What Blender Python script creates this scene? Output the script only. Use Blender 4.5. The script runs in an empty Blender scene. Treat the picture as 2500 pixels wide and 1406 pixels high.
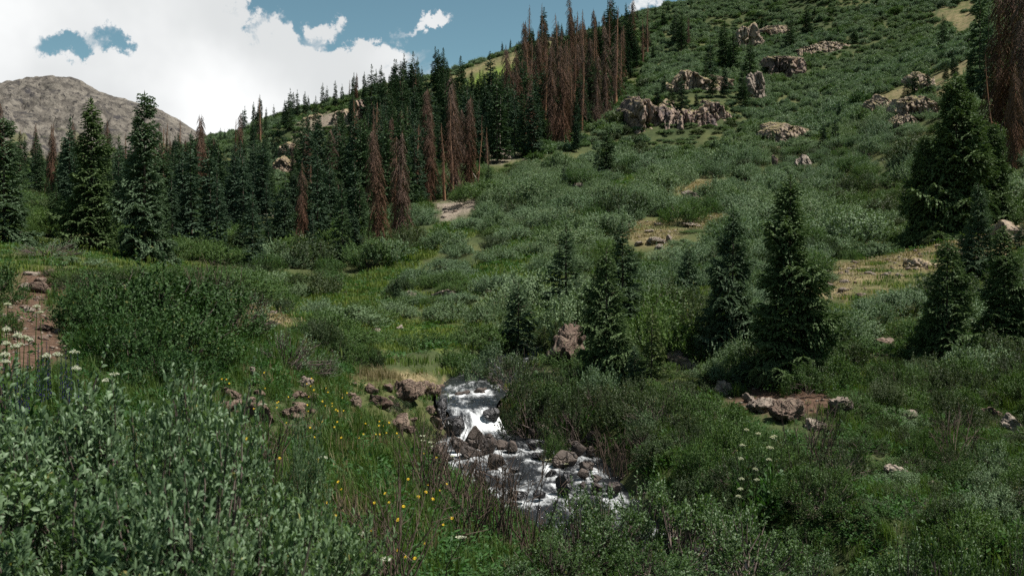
import bpy, bmesh, math, random
import numpy as np
from mathutils import Vector, Matrix

scene = bpy.context.scene
COL = scene.collection
R = math.radians
rng = np.random.default_rng(7)
random.seed(7)

# ------------------------------------------------------------------ camera
# level camera at the origin, frame shifted a little downward; photo pixels (2500 x 1406) map to
# x = (px-1250)/F*d , z = (HZ-py)/F*d   at distance d along +Y
F, HZ = 2430.0, 650.0
cam_d = bpy.data.cameras.new('camera')
cam = bpy.data.objects.new('camera', cam_d)
COL.objects.link(cam)
cam.location = (0, 0, 0)
cam.rotation_euler = (R(90), 0, 0)
cam_d.sensor_width = 36.0
cam_d.lens = 36.0 * F / 2500.0
cam_d.shift_y = (HZ - 703.0) / 2500.0
cam_d.clip_start = 0.05
cam_d.clip_end = 9000
cam_d.dof.use_dof = True
cam_d.dof.focus_distance = 24.0
cam_d.dof.aperture_fstop = 5.6
scene.camera = cam

# ------------------------------------------------------------------ light
SUN_EL, SUN_AZ = R(62), R(92)          # azimuth clockwise from the view direction (+Y)
sun_d = bpy.data.lights.new('sun', 'SUN')
sun_d.energy = 5.0
sun_d.angle = R(2.5)
sun_d.color = (1.0, 0.96, 0.89)
sun = bpy.data.objects.new('sun', sun_d)
COL.objects.link(sun)
sdir = Vector((math.sin(SUN_AZ) * math.cos(SUN_EL), math.cos(SUN_AZ) * math.cos(SUN_EL), math.sin(SUN_EL)))
sun.rotation_euler = sdir.to_track_quat('Z', 'Y').to_euler()

scene.view_settings.view_transform = 'Standard'
scene.view_settings.look = 'None'
scene.view_settings.gamma = 1.0
scene.view_settings.use_curve_mapping = False
scene.view_settings.exposure = 0.90
cy = scene.cycles
cy.use_denoising = False
cy.max_bounces = 5
cy.diffuse_bounces = 3
cy.glossy_bounces = 2
cy.transmission_bounces = 3
cy.transparent_max_bounces = 4
cy.sample_clamp_indirect = 2.0
cy.sample_clamp_direct = 8.0
cy.caustics_reflective = False
cy.caustics_refractive = False


class NT:
    """small helper for building node trees"""
    def __init__(self, tree):
        self.t = tree
        tree.nodes.clear()

    def n(self, typ, **kw):
        nd = self.t.nodes.new(typ)
        for k, v in kw.items():
            setattr(nd, k, v)
        return nd

    def put(self, sock, v):
        if isinstance(v, bpy.types.NodeSocket):
            self.t.links.new(v, sock)
        elif v is not None:
            try:
                sock.default_value = v
            except TypeError:
                sock.default_value = (*v, 1.0)
            except ValueError:
                sock.default_value = (*v, 1.0)

    def math(self, op, a, b=None, c=None, clamp=False):
        nd = self.n('ShaderNodeMath', operation=op, use_clamp=clamp)
        self.put(nd.inputs[0], a)
        if b is not None:
            self.put(nd.inputs[1], b)
        if c is not None:
            self.put(nd.inputs[2], c)
        return nd.outputs[0]

    def vmath(self, op, a, b=None):
        nd = self.n('ShaderNodeVectorMath', operation=op)
        self.put(nd.inputs[0], a)
        if b is not None:
            if op == 'SCALE':
                self.put(nd.inputs[3], b)
            else:
                self.put(nd.inputs[1], b)
        return nd.outputs['Value'] if op in ('DOT_PRODUCT', 'LENGTH', 'DISTANCE') else nd.outputs[0]

    def mix(self, fac, a, b, mode='MIX'):
        nd = self.n('ShaderNodeMix', data_type='RGBA', blend_type=mode)
        self.put(nd.inputs[0], fac)
        self.put(nd.inputs[6], a)
        self.put(nd.inputs[7], b)
        return nd.outputs[2]

    def ramp(self, x, lo, hi, a=0.0, b=1.0, smooth=True):
        nd = self.n('ShaderNodeMapRange')
        if smooth:
            nd.interpolation_type = 'SMOOTHSTEP'
        self.put(nd.inputs[0], x)
        for i, v in enumerate((lo, hi, a, b)):
            self.put(nd.inputs[i + 1], v)
        return nd.outputs[0]

    def noise(self, vec, scale, detail=4.0, rough=0.55, dist=0.0, out=0):
        nd = self.n('ShaderNodeTexNoise')
        if vec is not None:
            self.put(nd.inputs['Vector'], vec)
        nd.inputs['Scale'].default_value = scale
        nd.inputs['Detail'].default_value = detail
        nd.inputs['Roughness'].default_value = rough
        nd.inputs['Distortion'].default_value = dist
        return nd.outputs[out]

    def attr(self, name, out='Fac'):
        nd = self.n('ShaderNodeAttribute', attribute_name=name)
        return nd.outputs[out]


# ------------------------------------------------------------------ world: sky with clouds
world = bpy.data.worlds.new('World')
scene.world = world
world.use_nodes = True
w = NT(world.node_tree)
sky = w.n('ShaderNodeTexSky', sky_type='NISHITA')
sky.sun_disc = False
sky.sun_elevation = SUN_EL
sky.sun_rotation = SUN_AZ
sky.altitude = 3000
sky.air_density = 1.0
sky.dust_density = 0.6
sky.ozone_density = 1.0
gen = w.n('ShaderNodeTexCoord').outputs['Generated']
sx = w.n('ShaderNodeSeparateXYZ')
w.put(sx.inputs[0], w.vmath('NORMALIZE', gen))
AZ = w.math('ARCTAN2', sx.outputs[0], sx.outputs[1])
EL = w.math('ARCSINE', sx.outputs[2])
dirn = w.vmath('NORMALIZE', gen)
# wispy warp of the coordinates
warp = w.noise(dirn, 16.0, 8.0, 0.65, 0.0, out=1)
wx = w.n('ShaderNodeSeparateXYZ')
w.put(wx.inputs[0], warp)
AZw = w.math('ADD', AZ, w.math('MULTIPLY', w.math('SUBTRACT', wx.outputs[0], 0.5), 0.12))
ELw = w.math('ADD', EL, w.math('MULTIPLY', w.math('SUBTRACT', wx.outputs[1], 0.5), 0.10))


def sky_blob(px, py, hw, hh, rot=0.0, soft=0.6):
    """soft ellipse of cloud (or of clear sky) round a sky direction; sizes in photo pixels"""
    a0 = math.atan2(px - 1250, F)
    e0 = math.atan2(HZ - py, math.hypot(F, px - 1250))
    da = w.math('SUBTRACT', AZw, a0)
    de = w.math('SUBTRACT', ELw, e0)
    c, s = math.cos(R(rot)), math.sin(R(rot))
    u = w.math('DIVIDE', w.math('ADD', w.math('MULTIPLY', da, c), w.math('MULTIPLY', de, s)), hw / F)
    v = w.math('DIVIDE', w.math('SUBTRACT', w.math('MULTIPLY', de, c), w.math('MULTIPLY', da, s)), hh / F)
    rr = w.math('SQRT', w.math('ADD', w.math('MULTIPLY', u, u), w.math('MULTIPLY', v, v)))
    return w.ramp(rr, 1.0 + soft * 0.5, 1.0 - soft * 0.5)


nbig = w.noise(dirn, 3.2, 9.0, 0.58, 0.4)
nfin = w.noise(dirn, 16.0, 10.0, 0.68, 0.9)
base = w.math('ADD', w.math('MULTIPLY', w.math('SUBTRACT', nbig, 0.5), 1.3),
              w.math('MULTIPLY', w.math('SUBTRACT', nfin, 0.5), 3.4))
cov = w.math('ADD', base, 0.10)


def add_cov(amount, *a, **k):
    global cov
    cov = w.math('ADD', cov, w.math('MULTIPLY', sky_blob(*a, **k), amount))


add_cov(1.65, 250, 235, 880, 325, rot=-14, soft=0.5)        # the great white bank over the left peak
add_cov(-1.30, 1330, 20, 640, 175, rot=-14, soft=0.35)      # open blue above the ridge
add_cov(-2.3, 825, 45, 200, 72, rot=-14, soft=0.7)
add_cov(-2.55, 182, 110, 72, 27, rot=-8, soft=1.6)           # small hole of blue in the bank
add_cov(-2.4, 284, 100, 28, 36, rot=30, soft=1.6)
add_cov(1.5, 245, 125, 20, 40, rot=-35, soft=1.6)
add_cov(-0.9, 660, 60, 42, 70, rot=10, soft=0.8)
add_cov(2.1, 700, 62, 34, 40, soft=1.7)                    # puffs at the edge of the blue
add_cov(3.3, 812, 72, 46, 29, soft=1.6)
add_cov(2.0, 975, 95, 95, 22, rot=24, soft=1.8)            # torn streamers
add_cov(1.9, 1045, 65, 70, 18, rot=30, soft=1.8)
add_cov(1.6, 905, 125, 46, 22, rot=-30, soft=1.8)
add_cov(2.0, 920, 2, 70, 14, rot=5, soft=1.0)
add_cov(1.7, 1600, 5, 60, 30, soft=0.7)                    # small clouds standing on the crest
add_cov(1.8, 1790, 12, 85, 38, rot=6, soft=0.7)
cmask = w.ramp(cov, -0.15, 1.05)
thick = w.ramp(cov, 0.1, 1.0)
grey = w.noise(dirn, 4.0, 5.0, 0.5)
grey = w.ramp(w.math('ADD', grey, w.math('MULTIPLY', EL, 0.55)), 0.47, 0.74)
ccol = w.mix(grey, (10.2, 10.3, 10.3, 1), (7.3, 7.5, 7.55, 1))
ccol = w.mix(thick, (5.6, 6.1, 6.6, 1), ccol)
tint = w.mix(1.0, sky.outputs[0], (1.05, 1.22, 0.93, 1), 'MULTIPLY')
final = w.mix(cmask, tint, ccol)
bg = w.n('ShaderNodeBackground')
w.put(bg.inputs[0], final)
bg.inputs[1].default_value = 0.055
world.cycles.sampling_method = 'MANUAL'
world.cycles.sample_map_resolution = 512
wo = w.n('ShaderNodeOutputWorld')
w.put(wo.inputs[0], bg.outputs[0])


# ------------------------------------------------------------------ numpy noise
def _hash(ix, iy, iz, seed):
    h = (ix.astype(np.int64) * 374761393 + iy.astype(np.int64) * 668265263 + iz.astype(np.int64) * 2147483647 + seed * 974634721) & 0xffffffff
    h = ((h ^ (h >> 13)) * 1274126177) & 0xffffffff
    h = ((h ^ (h >> 16)) * 2246822519) & 0xffffffff
    return (h ^ (h >> 15)) / 4294967295.0


def vnoise(p, seed=0):
    p = np.asarray(p, float)
    i = np.floor(p).astype(np.int64)
    f = p - i
    f = f * f * (3 - 2 * f)
    out = 0
    for dx in (0, 1):
        for dy in (0, 1):
            for dz in (0, 1):
                wgt = (f[:, 0] if dx else 1 - f[:, 0]) * (f[:, 1] if dy else 1 - f[:, 1]) * (f[:, 2] if dz else 1 - f[:, 2])
                out = out + wgt * _hash(i[:, 0] + dx, i[:, 1] + dy, i[:, 2] + dz, seed)
    return out * 2 - 1


def fbm(p, oct=4, seed=0, gain=0.5):
    a, s, t = 1.0, 0, 0
    p = np.asarray(p, float)
    for k in range(oct):
        s = s + a * vnoise(p * 2 ** k + 17.3 * k, seed + k)
        t += a
        a *= gain
    return s / t


def fbm2(x, y, sc, oct=4, seed=0):
    return fbm(np.stack([x / sc, y / sc, np.full_like(x, 0.37)], 1), oct, seed)


def worley(p, seed=0):
    """nearest and second nearest distance and the id value of the nearest cell"""
    p = np.asarray(p, float)
    i = np.floor(p).astype(np.int64)
    f1 = np.full(len(p), 9.0)
    f2 = np.full(len(p), 9.0)
    idv = np.zeros(len(p))
    for dx in (-1, 0, 1):
        for dy in (-1, 0, 1):
            for dz in (-1, 0, 1):
                c = i + np.array([dx, dy, dz])
                q = np.stack([c[:, k] + _hash(c[:, 0], c[:, 1], c[:, 2], seed + 11 * k) for k in range(3)], 1)
                d = np.sqrt(((q - p) ** 2).sum(1))
                v = _hash(c[:, 0], c[:, 1], c[:, 2], seed + 77)
                near = d < f1
                f2 = np.where(near, f1, np.minimum(f2, d))
                idv = np.where(near, v, idv)
                f1 = np.where(near, d, f1)
    return f1, f2, idv


def sstep(x, a, b):
    t = np.clip((x - a) / (b - a), 0, 1)
    return t * t * (3 - 2 * t)


# ------------------------------------------------------------------ the lie of the land
# (photo x, photo y, distance in metres) of bare ground, read off the photograph
GP = [
    # near meadow and the bank the camera stands on
    (100, 1200, 8), (-300, 1150, 8.5), (560, 1095, 9), (760, 1150, 9.5), (1000, 1280, 8), (900, 1100, 11), (1080, 1128, 12),
    (1120, 1240, 9.2), (640, 990, 12.5), (700, 905, 15), (560, 870, 14), (400, 935, 13), (10, 905, 11), (100, 832, 14), (90, 705, 19),
    (60, 662, 22), (-200, 700, 18), (300, 800, 16), (450, 742, 19), (620, 780, 20), (700, 778, 24),
    (860, 972, 17), (1020, 955, 18.6), (920, 920, 19.5), (1000, 880, 22.5),
    # right bank of the stream
    (1600, 1090, 16), (1540, 1120, 15.2), (1700, 1010, 18), (2000, 1005, 17), (2300, 1010, 18), (2450, 1200, 13), (2000, 1200, 13.5),
    (2400, 1420, 9.5), (1930, 940, 19.5), (1470, 955, 19.5), (1590, 965, 18.5), (1380, 785, 26), (1380, 850, 22.5), (1790, 900, 22),
    (1680, 742, 32), (1265, 775, 29), (2330, 905, 22), (2450, 885, 24), (2390, 655, 33), (2340, 592, 45), (2700, 900, 20), (2700, 640, 35),
    (2000, 692, 32), (2300, 622, 36), (2480, 562, 40), (2200, 705, 29.5), (2250, 830, 25), (2100, 790, 26.5),
    (1300, 1460, 8.2), (1700, 1480, 8.2), (2100, 1500, 7.5),
    # valley floor
    (1000, 850, 27), (920, 805, 31), (800, 775, 36), (1200, 805, 28.5), (1000, 725, 40), (720, 742, 42), (600, 672, 50), (900, 662, 55),
    (1100, 605, 60), (1000, 612, 62), (930, 632, 60), (1300, 565, 66), (1600, 582, 55), (1450, 640, 48), (1750, 535, 62), (2080, 572, 55),
    (2100, 642, 42), (1900, 605, 48), (1700, 660, 41), (1280, 680, 42),
    (700, 605, 65), (400, 645, 42), (220, 615, 42), (0, 605, 36), (100, 565, 55), (450, 605, 60), (500, 505, 95), (640, 532, 85),
    (300, 485, 110), (100, 455, 130), (480, 405, 170), (530, 352, 300), (450, 402, 230), (560, 350, 240), (380, 410, 230), (-300, 560, 50), (-300, 430, 130), (-200, 400, 250), (250, 400, 240),
    # the ridge
    (610, 322, 230), (720, 282, 230), (860, 242, 222), (1000, 207, 225), (1090, 188, 240), (1180, 152, 260), (1290, 107, 270),
    (1500, 62, 280), (1640, 32, 290), (1760, 32, 300), (1870, 0, 300), (2000, -40, 305), (2250, -90, 300), (2600, -130, 280),
    (800, 302, 190), (690, 425, 150), (850, 352, 165), (1100, 505, 85), (1200, 402, 115), (1050, 425, 115), (1350, 385, 120), (1450, 432, 105),
    (1380, 462, 92), (1250, 302, 165), (1400, 255, 185), (1400, 152, 235), (1550, 205, 200), (1660, 345, 133), (1680, 262, 142), (1780, 305, 137),
    (1750, 185, 165), (1850, 235, 158), (1950, 335, 115), (2100, 305, 113), (1800, 405, 105), (2000, 455, 85), (2150, 505, 68), (2230, 305, 90),
    (1600, 455, 88), (1500, 525, 72), (1830, 95, 235), (2020, 115, 190), (1920, 165, 178), (2200, 155, 165), (2250, 55, 195), (2300, 115, 150),
    (2450, 355, 72), (2400, 235, 95), (2480, 5, 180), (2480, 300, 82), (2700, 300, 75), (2700, 480, 52),
]
W = [((px - 1250) / F * d, d, (HZ - py) / F * d) for px, py, d in GP]
for px, py, d in GP:                      # behind the crest the ground falls away
    if d >= 215:
        W.append(((px - 1250) / F * d * 1.5, d * 1.5, (HZ - py) / F * d - 14))
        W.append(((px - 1250) / F * d * 3.0, d * 3.0, (HZ - py) / F * d * 0.25 - 10))
W += [(0, 0.3, -1.7), (-3, 0, -1.6), (3, 0, -2.2), (0, -5, -1.4), (-10, -8, -0.6), (10, -8, -2.4), (-2.5, 4, -1.78), (-5, 6.5, -1.75), (0, 4, -1.9),
      (1.6, 4.2, -2.15), (3.6, 3.4, -2.6), (-9, 4, -1.2), (9, 4, -3.0), (-20, 0, 0.5), (20, -5, -2.8), (0, -40, 2.0), (-50, -20, 8), (50, -20, -2),
      (-40, 30, 6), (45, 20, 3), (-150, 40, 40), (150, 40, 45), (0, -200, 10), (-200, -200, 45), (200, -200, 30), (0, -1500, 60),
      (-1500, 0, 120), (1500, 0, 160), (1000, 1000, 90), (-1000, -1000, 100), (1000, -1000, 80), (0, 2500, -20), (-2500, -100, 60), (2500, 100, 60),
      (-600, 2000, -20), (900, 2200, 10), (-330, 450, 22), (-500, 900, 0)]
W = np.array(W)
K0, KT = 2.5, 2.3


def polar(x, y):
    r = np.hypot(x, y)
    return np.arctan2(x, y), r


th, rr = polar(W[:, 0], W[:, 1])
P = np.stack([th * KT, np.log(rr + K0)], 1)
q = W[:, 2] / (rr + K0)
# copies across the seam behind the camera
back = np.abs(th) > 1.6
P = np.vstack([P, P[back] - np.sign(th[back])[:, None] * np.array([[2 * math.pi * KT, 0]])])
q = np.concatenate([q, q[back]])


def kern(d2):
    return np.where(d2 > 1e-12, 0.5 * d2 * np.log(d2 + 1e-12), 0)


N = len(P)
A = kern(((P[:, None] - P[None]) ** 2).sum(2)) + np.eye(N) * 0.004
B = np.hstack([np.ones((N, 1)), P])
M = np.block([[A, B], [B.T, np.zeros((3, 3))]])
sol = np.linalg.solve(M, np.concatenate([q, np.zeros(3)]))

TH = np.concatenate([np.radians(np.arange(-180, -42, 2.0)), np.radians(np.arange(-42, 42.001, 0.16)), np.radians(np.arange(44, 180, 2.0))])
NR = 350
RR = 0.5 * (3600 / 0.5) ** (np.linspace(0, 1, NR))


def tps(x, y):
    t, r = polar(x, y)
    Q = np.stack([t * KT, np.log(r + K0)], 1)
    out = np.zeros(len(Q))
    for k in range(0, len(Q), 20000):
        qq = Q[k:k + 20000]
        out[k:k + 20000] = kern(((qq[:, None] - P[None]) ** 2).sum(2)) @ sol[:N] + sol[N] + qq @ sol[N + 1:]
    return out * (r + K0)


TG, RG = np.meshgrid(TH, RR, indexing='ij')
GX, GY = (np.sin(TG) * RG).ravel(), (np.cos(TG) * RG).ravel()
GZ = tps(GX, GY)
rg = RG.ravel()
amp = np.clip(rg / 60, 0.15, 4.0)
GZ += fbm2(GX, GY, 3.0, 4, 3) * np.clip(rg / 60, 0.12, 0.45) + fbm2(GX, GY, 14.0, 4, 5) * np.clip(rg / 120, 0.06, 1.6) \
    + fbm2(GX, GY, 70.0, 4, 8) * np.clip((rg - 120) / 120, 0, 3.0) * 0.9

# the stream: centre line (x, y, water level, half width)
ST = np.array([
    (3.0, 40, -1.70, .7), (1.6, 32, -2.15, .75), (0.2, 26, -2.38, .8), (-0.55, 22.5, -2.48, .75), (-0.82, 20.2, -2.56, .62), (-0.86, 18.9, -2.62, .5),
    (-0.72, 18.35, -2.72, .40), (-0.62, 17.9, -2.98, .5), (-0.42, 17.2, -3.04, .85), (0.02, 16.2, -3.09, 1.2), (0.14, 15.2, -3.14, 1.35), (0.25, 14.3, -3.19, 1.3),
    (0.45, 13.3, -3.25, 1.25), (0.85, 12.5, -3.33, 1.15), (1.6, 11.6, -3.40, 1.0), (2.6, 10.6, -3.46, .95), (3.7, 9.3, -3.53, .95), (5.5, 7.2, -3.64, 1.0),
    (9, 4.5, -3.85, 1.1), (16, 2, -4.2, 1.2), (26, 0, -4.7, 1.3)])


def catmull(pts, per=14):
    pts = np.vstack([2 * pts[0] - pts[1], pts, 2 * pts[-1] - pts[-2]])
    out = []
    for k in range(1, len(pts) - 2):
        p0, p1, p2, p3 = pts[k - 1:k + 3]
        for t in np.linspace(0, 1, per, endpoint=False):
            out.append(0.5 * ((2 * p1) + (-p0 + p2) * t + (2 * p0 - 5 * p1 + 4 * p2 - p3) * t * t + (-p0 + 3 * p1 - 3 * p2 + p3) * t ** 3))
    out.append(pts[-2])
    return np.array(out)


SC = catmull(ST)


def stream_near(x, y):
    d = np.hypot(x[:, None] - SC[None, :, 0], y[:, None] - SC[None, :, 1])
    k = d.argmin(1)
    return d[np.arange(len(x)), k], SC[k, 2], SC[k, 3]


near = (rg < 60) & (np.abs(GX) < 40)
dn, zs, hw = stream_near(GX[near], GY[near])
bank = zs - 0.28 + np.clip(dn - hw * 0.85, 0, 9) * 0.85 + 0.08 * fbm2(GX[near], GY[near], 0.6, 3, 21)
wt = 1 - sstep(dn, hw + 0.25, hw + 1.5)
zz = GZ[near]
GZ[near] = zz * (1 - wt) + bank * wt
ZT = GZ.reshape(TG.shape)
TH_pad = TH


def H(x, y):
    """ground height at plan positions (looked up on the very grid the ground mesh has)"""
    x = np.atleast_1d(np.asarray(x, float))
    y = np.atleast_1d(np.asarray(y, float))
    t, r = polar(x, y)
    i = np.clip(np.searchsorted(TH, t) - 1, 0, len(TH) - 2)
    ft = np.clip((t - TH[i]) / (TH[i + 1] - TH[i]), 0, 1)
    lj = np.log(np.clip(r, 0.5, 3599) / 0.5) / math.log(3600 / 0.5) * (NR - 1)
    j = np.clip(lj.astype(int), 0, NR - 2)
    fr = lj - j
    return (ZT[i, j] * (1 - ft) * (1 - fr) + ZT[i + 1, j] * ft * (1 - fr) + ZT[i, j + 1] * (1 - ft) * fr + ZT[i + 1, j + 1] * ft * fr)


def at_depth(px, d):
    x = (px - 1250) / F * d
    return Vector((x, d, float(H(x, d)[0])))


def ground_hit(px, py, dmin=2.0, dmax=420.0):
    """where the sight line through a photo pixel first meets the ground beyond dmin"""
    d = np.exp(np.linspace(math.log(dmin), math.log(dmax), 900))
    x = (px - 1250) / F * d
    z = H(x, d)
    ray = (HZ - py) / F * d
    below = np.nonzero(ray <= z)[0]
    if len(below) == 0:
        k = int(np.argmax((z / d)))
    else:
        k = int(below[0])
    return Vector((x[k], d[k], z[k]))


def project(x, y, z):
    return 1250 + F * x / y, HZ - F * z / y


# ------------------------------------------------------------------ object helpers
def tag(o, label=None, cat=None, group=None, kind=None):
    if label:
        o['label'] = label
    if cat:
        o['category'] = cat
    if group:
        o['group'] = group
    if kind:
        o['kind'] = kind
    return o


def mesh_np(name, verts, faces, mat=None, attrs=None, smooth=False, uv=None):
    """mesh from numpy arrays; faces is (n,3) or (n,4) or a list of both"""
    me = bpy.data.meshes.new(name)
    fl = [f for f in (faces if isinstance(faces, list) else [faces]) if len(f)]
    verts = np.asarray(verts, np.float32)
    loops = np.concatenate([np.asarray(f, np.int32).ravel() for f in fl])
    tot = np.concatenate([np.full(len(f), f.shape[1], np.int32) for f in fl])
    start = np.concatenate([[0], np.cumsum(tot)[:-1]]).astype(np.int32)
    me.vertices.add(len(verts))
    me.vertices.foreach_set('co', verts.ravel())
    me.loops.add(len(loops))
    me.loops.foreach_set('vertex_index', loops)
    me.polygons.add(len(tot))
    me.polygons.foreach_set('loop_start', start)
    me.polygons.foreach_set('loop_total', tot)
    if smooth:
        me.polygons.foreach_set('use_smooth', np.ones(len(tot), bool))
    for k, v in (attrs or {}).items():
        a = me.attributes.new(k, 'FLOAT', 'POINT')
        a.data.foreach_set('value', np.asarray(v, np.float32))
    if uv is not None:
        l = me.uv_layers.new(name='UVMap')
        l.data.foreach_set('uv', np.asarray(uv, np.float32)[loops].ravel())
    me.update(calc_edges=True)
    if mat:
        me.materials.append(mat)
    return me


def link(name, mesh, parent=None, loc=None, rot=None, scale=None):
    o = bpy.data.objects.new(name, mesh)
    COL.objects.link(o)
    if parent:
        o.parent = parent
    if loc is not None:
        o.location = loc
    if rot is not None:
        o.rotation_euler = rot
    if scale is not None:
        o.scale = (scale,) * 3 if np.isscalar(scale) else scale
    return o


def place(name, parts, loc, label, cat, group=None, rotz=0.0, scale=1.0, tilt=(0, 0)):
    """a thing: an Empty at its base that parents its parts; parts = [(part name, mesh), ...]"""
    root = link(name, None, None, loc, (tilt[0], tilt[1], rotz), scale)
    root.empty_display_size = 0.1
    tag(root, label, cat, group)
    for pn, me in parts:
        c_ = link(pn, me, root)
        if pn in ('crown', 'foliage', 'stems', 'twigs', 'leaves', 'dead_branches', 'branch_stubs', 'flower_head', 'flower_spike'):
            c_['kind'] = 'stuff'          # far too many small pieces to pick apart
    return root


# ------------------------------------------------------------------ materials
def new_mat(name):
    m = bpy.data.materials.new(name)
    m.use_nodes = True
    return m, NT(m.node_tree)


def finish(nt, shader, disp=None):
    o = nt.n('ShaderNodeOutputMaterial')
    nt.put(o.inputs[0], shader)


def leaf_material(name, dark, light, dry=None, trans=0.25, rough=0.5, spec=0.25, tip=None, warm=0.8, dry_share=0.985, grey=None):
    m, t = new_mat(name)
    geo = t.n('ShaderNodeNewGeometry')
    oi = t.n('ShaderNodeObjectInfo')
    per_leaf = geo.outputs['Random Per Island']
    f = t.math('ADD', t.math('MULTIPLY', per_leaf, 0.6), t.math('MULTIPLY', oi.outputs['Random'], 0.4))
    c = t.mix(f, dark, light)
    wn = t.noise(oi.outputs['Location'], 0.06, 2.0)
    c = t.mix(t.math('MULTIPLY', t.ramp(wn, 0.35, 0.65), warm), c, t.mix(1.0, c, (1.12, 1.02, 0.72, 1), 'MULTIPLY'))
    if grey is not None:
        c = t.mix(t.math('MULTIPLY', t.ramp(oi.outputs['Random'], 0.35, 0.95), 0.85), c, grey)
    if tip is not None:
        c = t.mix(t.math('MULTIPLY', t.attr('tip'), t.math('ADD', 0.4, t.math('MULTIPLY', per_leaf, 0.6))), c, tip)
    if dry is not None:
        c = t.mix(t.math('GREATER_THAN', per_leaf, dry_share), c, dry)
    p = t.n('ShaderNodeBsdfPrincipled')
    t.put(p.inputs['Base Color'], c)
    p.inputs['Roughness'].default_value = rough
    p.inputs['Specular IOR Level'].default_value = spec
    tr = t.n('ShaderNodeBsdfTranslucent')
    t.put(tr.inputs[0], t.mix(1.0, c, (1.1, 1.25, 0.6, 1), 'MULTIPLY'))
    mx = t.n('ShaderNodeMixShader')
    mx.inputs[0].default_value = trans
    t.put(mx.inputs[1], p.outputs[0])
    t.put(mx.inputs[2], tr.outputs[0])
    finish(t, mx.outputs[0])
    return m


def plain_material(name, a, b, scale=6.0, rough=0.8, spec=0.2, stretch=(1, 1, 1), bump=0.0):
    m, t = new_mat(name)
    tc = t.n('ShaderNodeTexCoord').outputs['Object']
    mp = t.n('ShaderNodeMapping')
    t.put(mp.inputs[0], tc)
    mp.inputs['Scale'].default_value = stretch
    nz = t.noise(mp.outputs[0], scale, 5.0, 0.6)
    oi = t.n('ShaderNodeObjectInfo')
    f = t.math('ADD', t.ramp(nz, 0.3, 0.7), t.math('MULTIPLY', t.math('SUBTRACT', oi.outputs['Random'], 0.5), 0.5), clamp=True)
    p = t.n('ShaderNodeBsdfPrincipled')
    t.put(p.inputs['Base Color'], t.mix(f, a, b))
    p.inputs['Roughness'].default_value = rough
    p.inputs['Specular IOR Level'].default_value = spec
    if bump:
        bp = t.n('ShaderNodeBump')
        bp.inputs['Strength'].default_value = bump
        t.put(bp.inputs['Height'], nz)
        t.put(p.inputs['Normal'], bp.outputs[0])
    finish(t, p.outputs[0])
    return m


def rock_material(name, c1, c2, c3, lichen=None, top=None, wet=0.0, scale=1.0, streak=0.0):
    m, t = new_mat(name)
    geo = t.n('ShaderNodeNewGeometry')
    pos = geo.outputs['Position']
    n1 = t.noise(pos, 0.7 * scale, 6.0, 0.6)
    n2 = t.noise(pos, 5.0 * scale, 6.0, 0.7)
    oi = t.n('ShaderNodeObjectInfo')
    c = t.mix(t.ramp(n1, 0.35, 0.65), c1, c2)
    c = t.mix(t.ramp(n2, 0.52, 0.72), c, c3)
    if streak:
        mp = t.n('ShaderNodeMapping')
        t.put(mp.inputs[0], pos)
        mp.inputs['Scale'].default_value = (1, 1, 0.12)
        ns = t.noise(mp.outputs[0], 1.6 * scale, 5.0, 0.65)
        c = t.mix(t.math('MULTIPLY', t.ramp(ns, 0.5, 0.62), streak), c, (0.035, 0.03, 0.035, 1))
        c = t.mix(t.math('MULTIPLY', t.ramp(ns, 0.44, 0.34), streak * 0.6), c, (0.30, 0.20, 0.12, 1))
    c = t.mix(t.math('MULTIPLY', t.math('SUBTRACT', oi.outputs['Random'], 0.35), 0.7, clamp=True), c, t.mix(1.0, c, (0.6, 0.55, 0.55, 1), 'MULTIPLY'))
    sn = t.n('ShaderNodeSeparateXYZ')
    t.put(sn.inputs[0], geo.outputs['Normal'])
    if lichen is not None:
        nl = t.noise(pos, 9.0 * scale, 5.0, 0.7)
        c = t.mix(t.math('MULTIPLY', t.ramp(nl, 0.55, 0.66), 0.75), c, lichen)
    if top is not None:
        nt_ = t.noise(pos, 1.6 * scale, 5.0, 0.6)
        ft = t.math('MULTIPLY', t.ramp(sn.outputs[2], 0.55, 0.85), t.ramp(nt_, 0.38, 0.56))
        c = t.mix(ft, c, top)
    p = t.n('ShaderNodeBsdfPrincipled')
    t.put(p.inputs['Base Color'], c)
    p.inputs['Roughness'].default_value = 0.85 - 0.5 * wet
    p.inputs['Specular IOR Level'].default_value = 0.2 + 0.35 * wet
    bp = t.n('ShaderNodeBump')
    bp.inputs['Strength'].default_value = 0.55
    bp.inputs['Distance'].default_value = 0.05
    t.put(bp.inputs['Height'], t.noise(pos, 14.0 * scale, 6.0, 0.7))
    vo = t.n('ShaderNodeTexVoronoi', feature='DISTANCE_TO_EDGE')
    mpv = t.n('ShaderNodeMapping')
    t.put(mpv.inputs[0], t.vmath('ADD', pos, t.vmath('SCALE', t.noise(pos, 1.5 * scale, 3.0, 0.6, 0.0, 1), 0.9 / scale)))
    mpv.inputs['Scale'].default_value = (1, 1, 0.45) if streak else (1, 1, 1)
    t.put(vo.inputs['Vector'], mpv.outputs[0])
    vo.inputs['Scale'].default_value = 2.2 * scale
    bq = t.n('ShaderNodeBump')
    bq.inputs['Strength'].default_value = 0.9
    bq.inputs['Distance'].default_value = 0.10 / scale
    t.put(bq.inputs['Height'], t.ramp(vo.outputs['Distance'], 0.0, 0.10))
    t.put(bq.inputs['Normal'], bp.outputs[0])
    t.put(p.inputs['Normal'], bq.outputs[0])
    finish(t, p.outputs[0])
    return m


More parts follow.
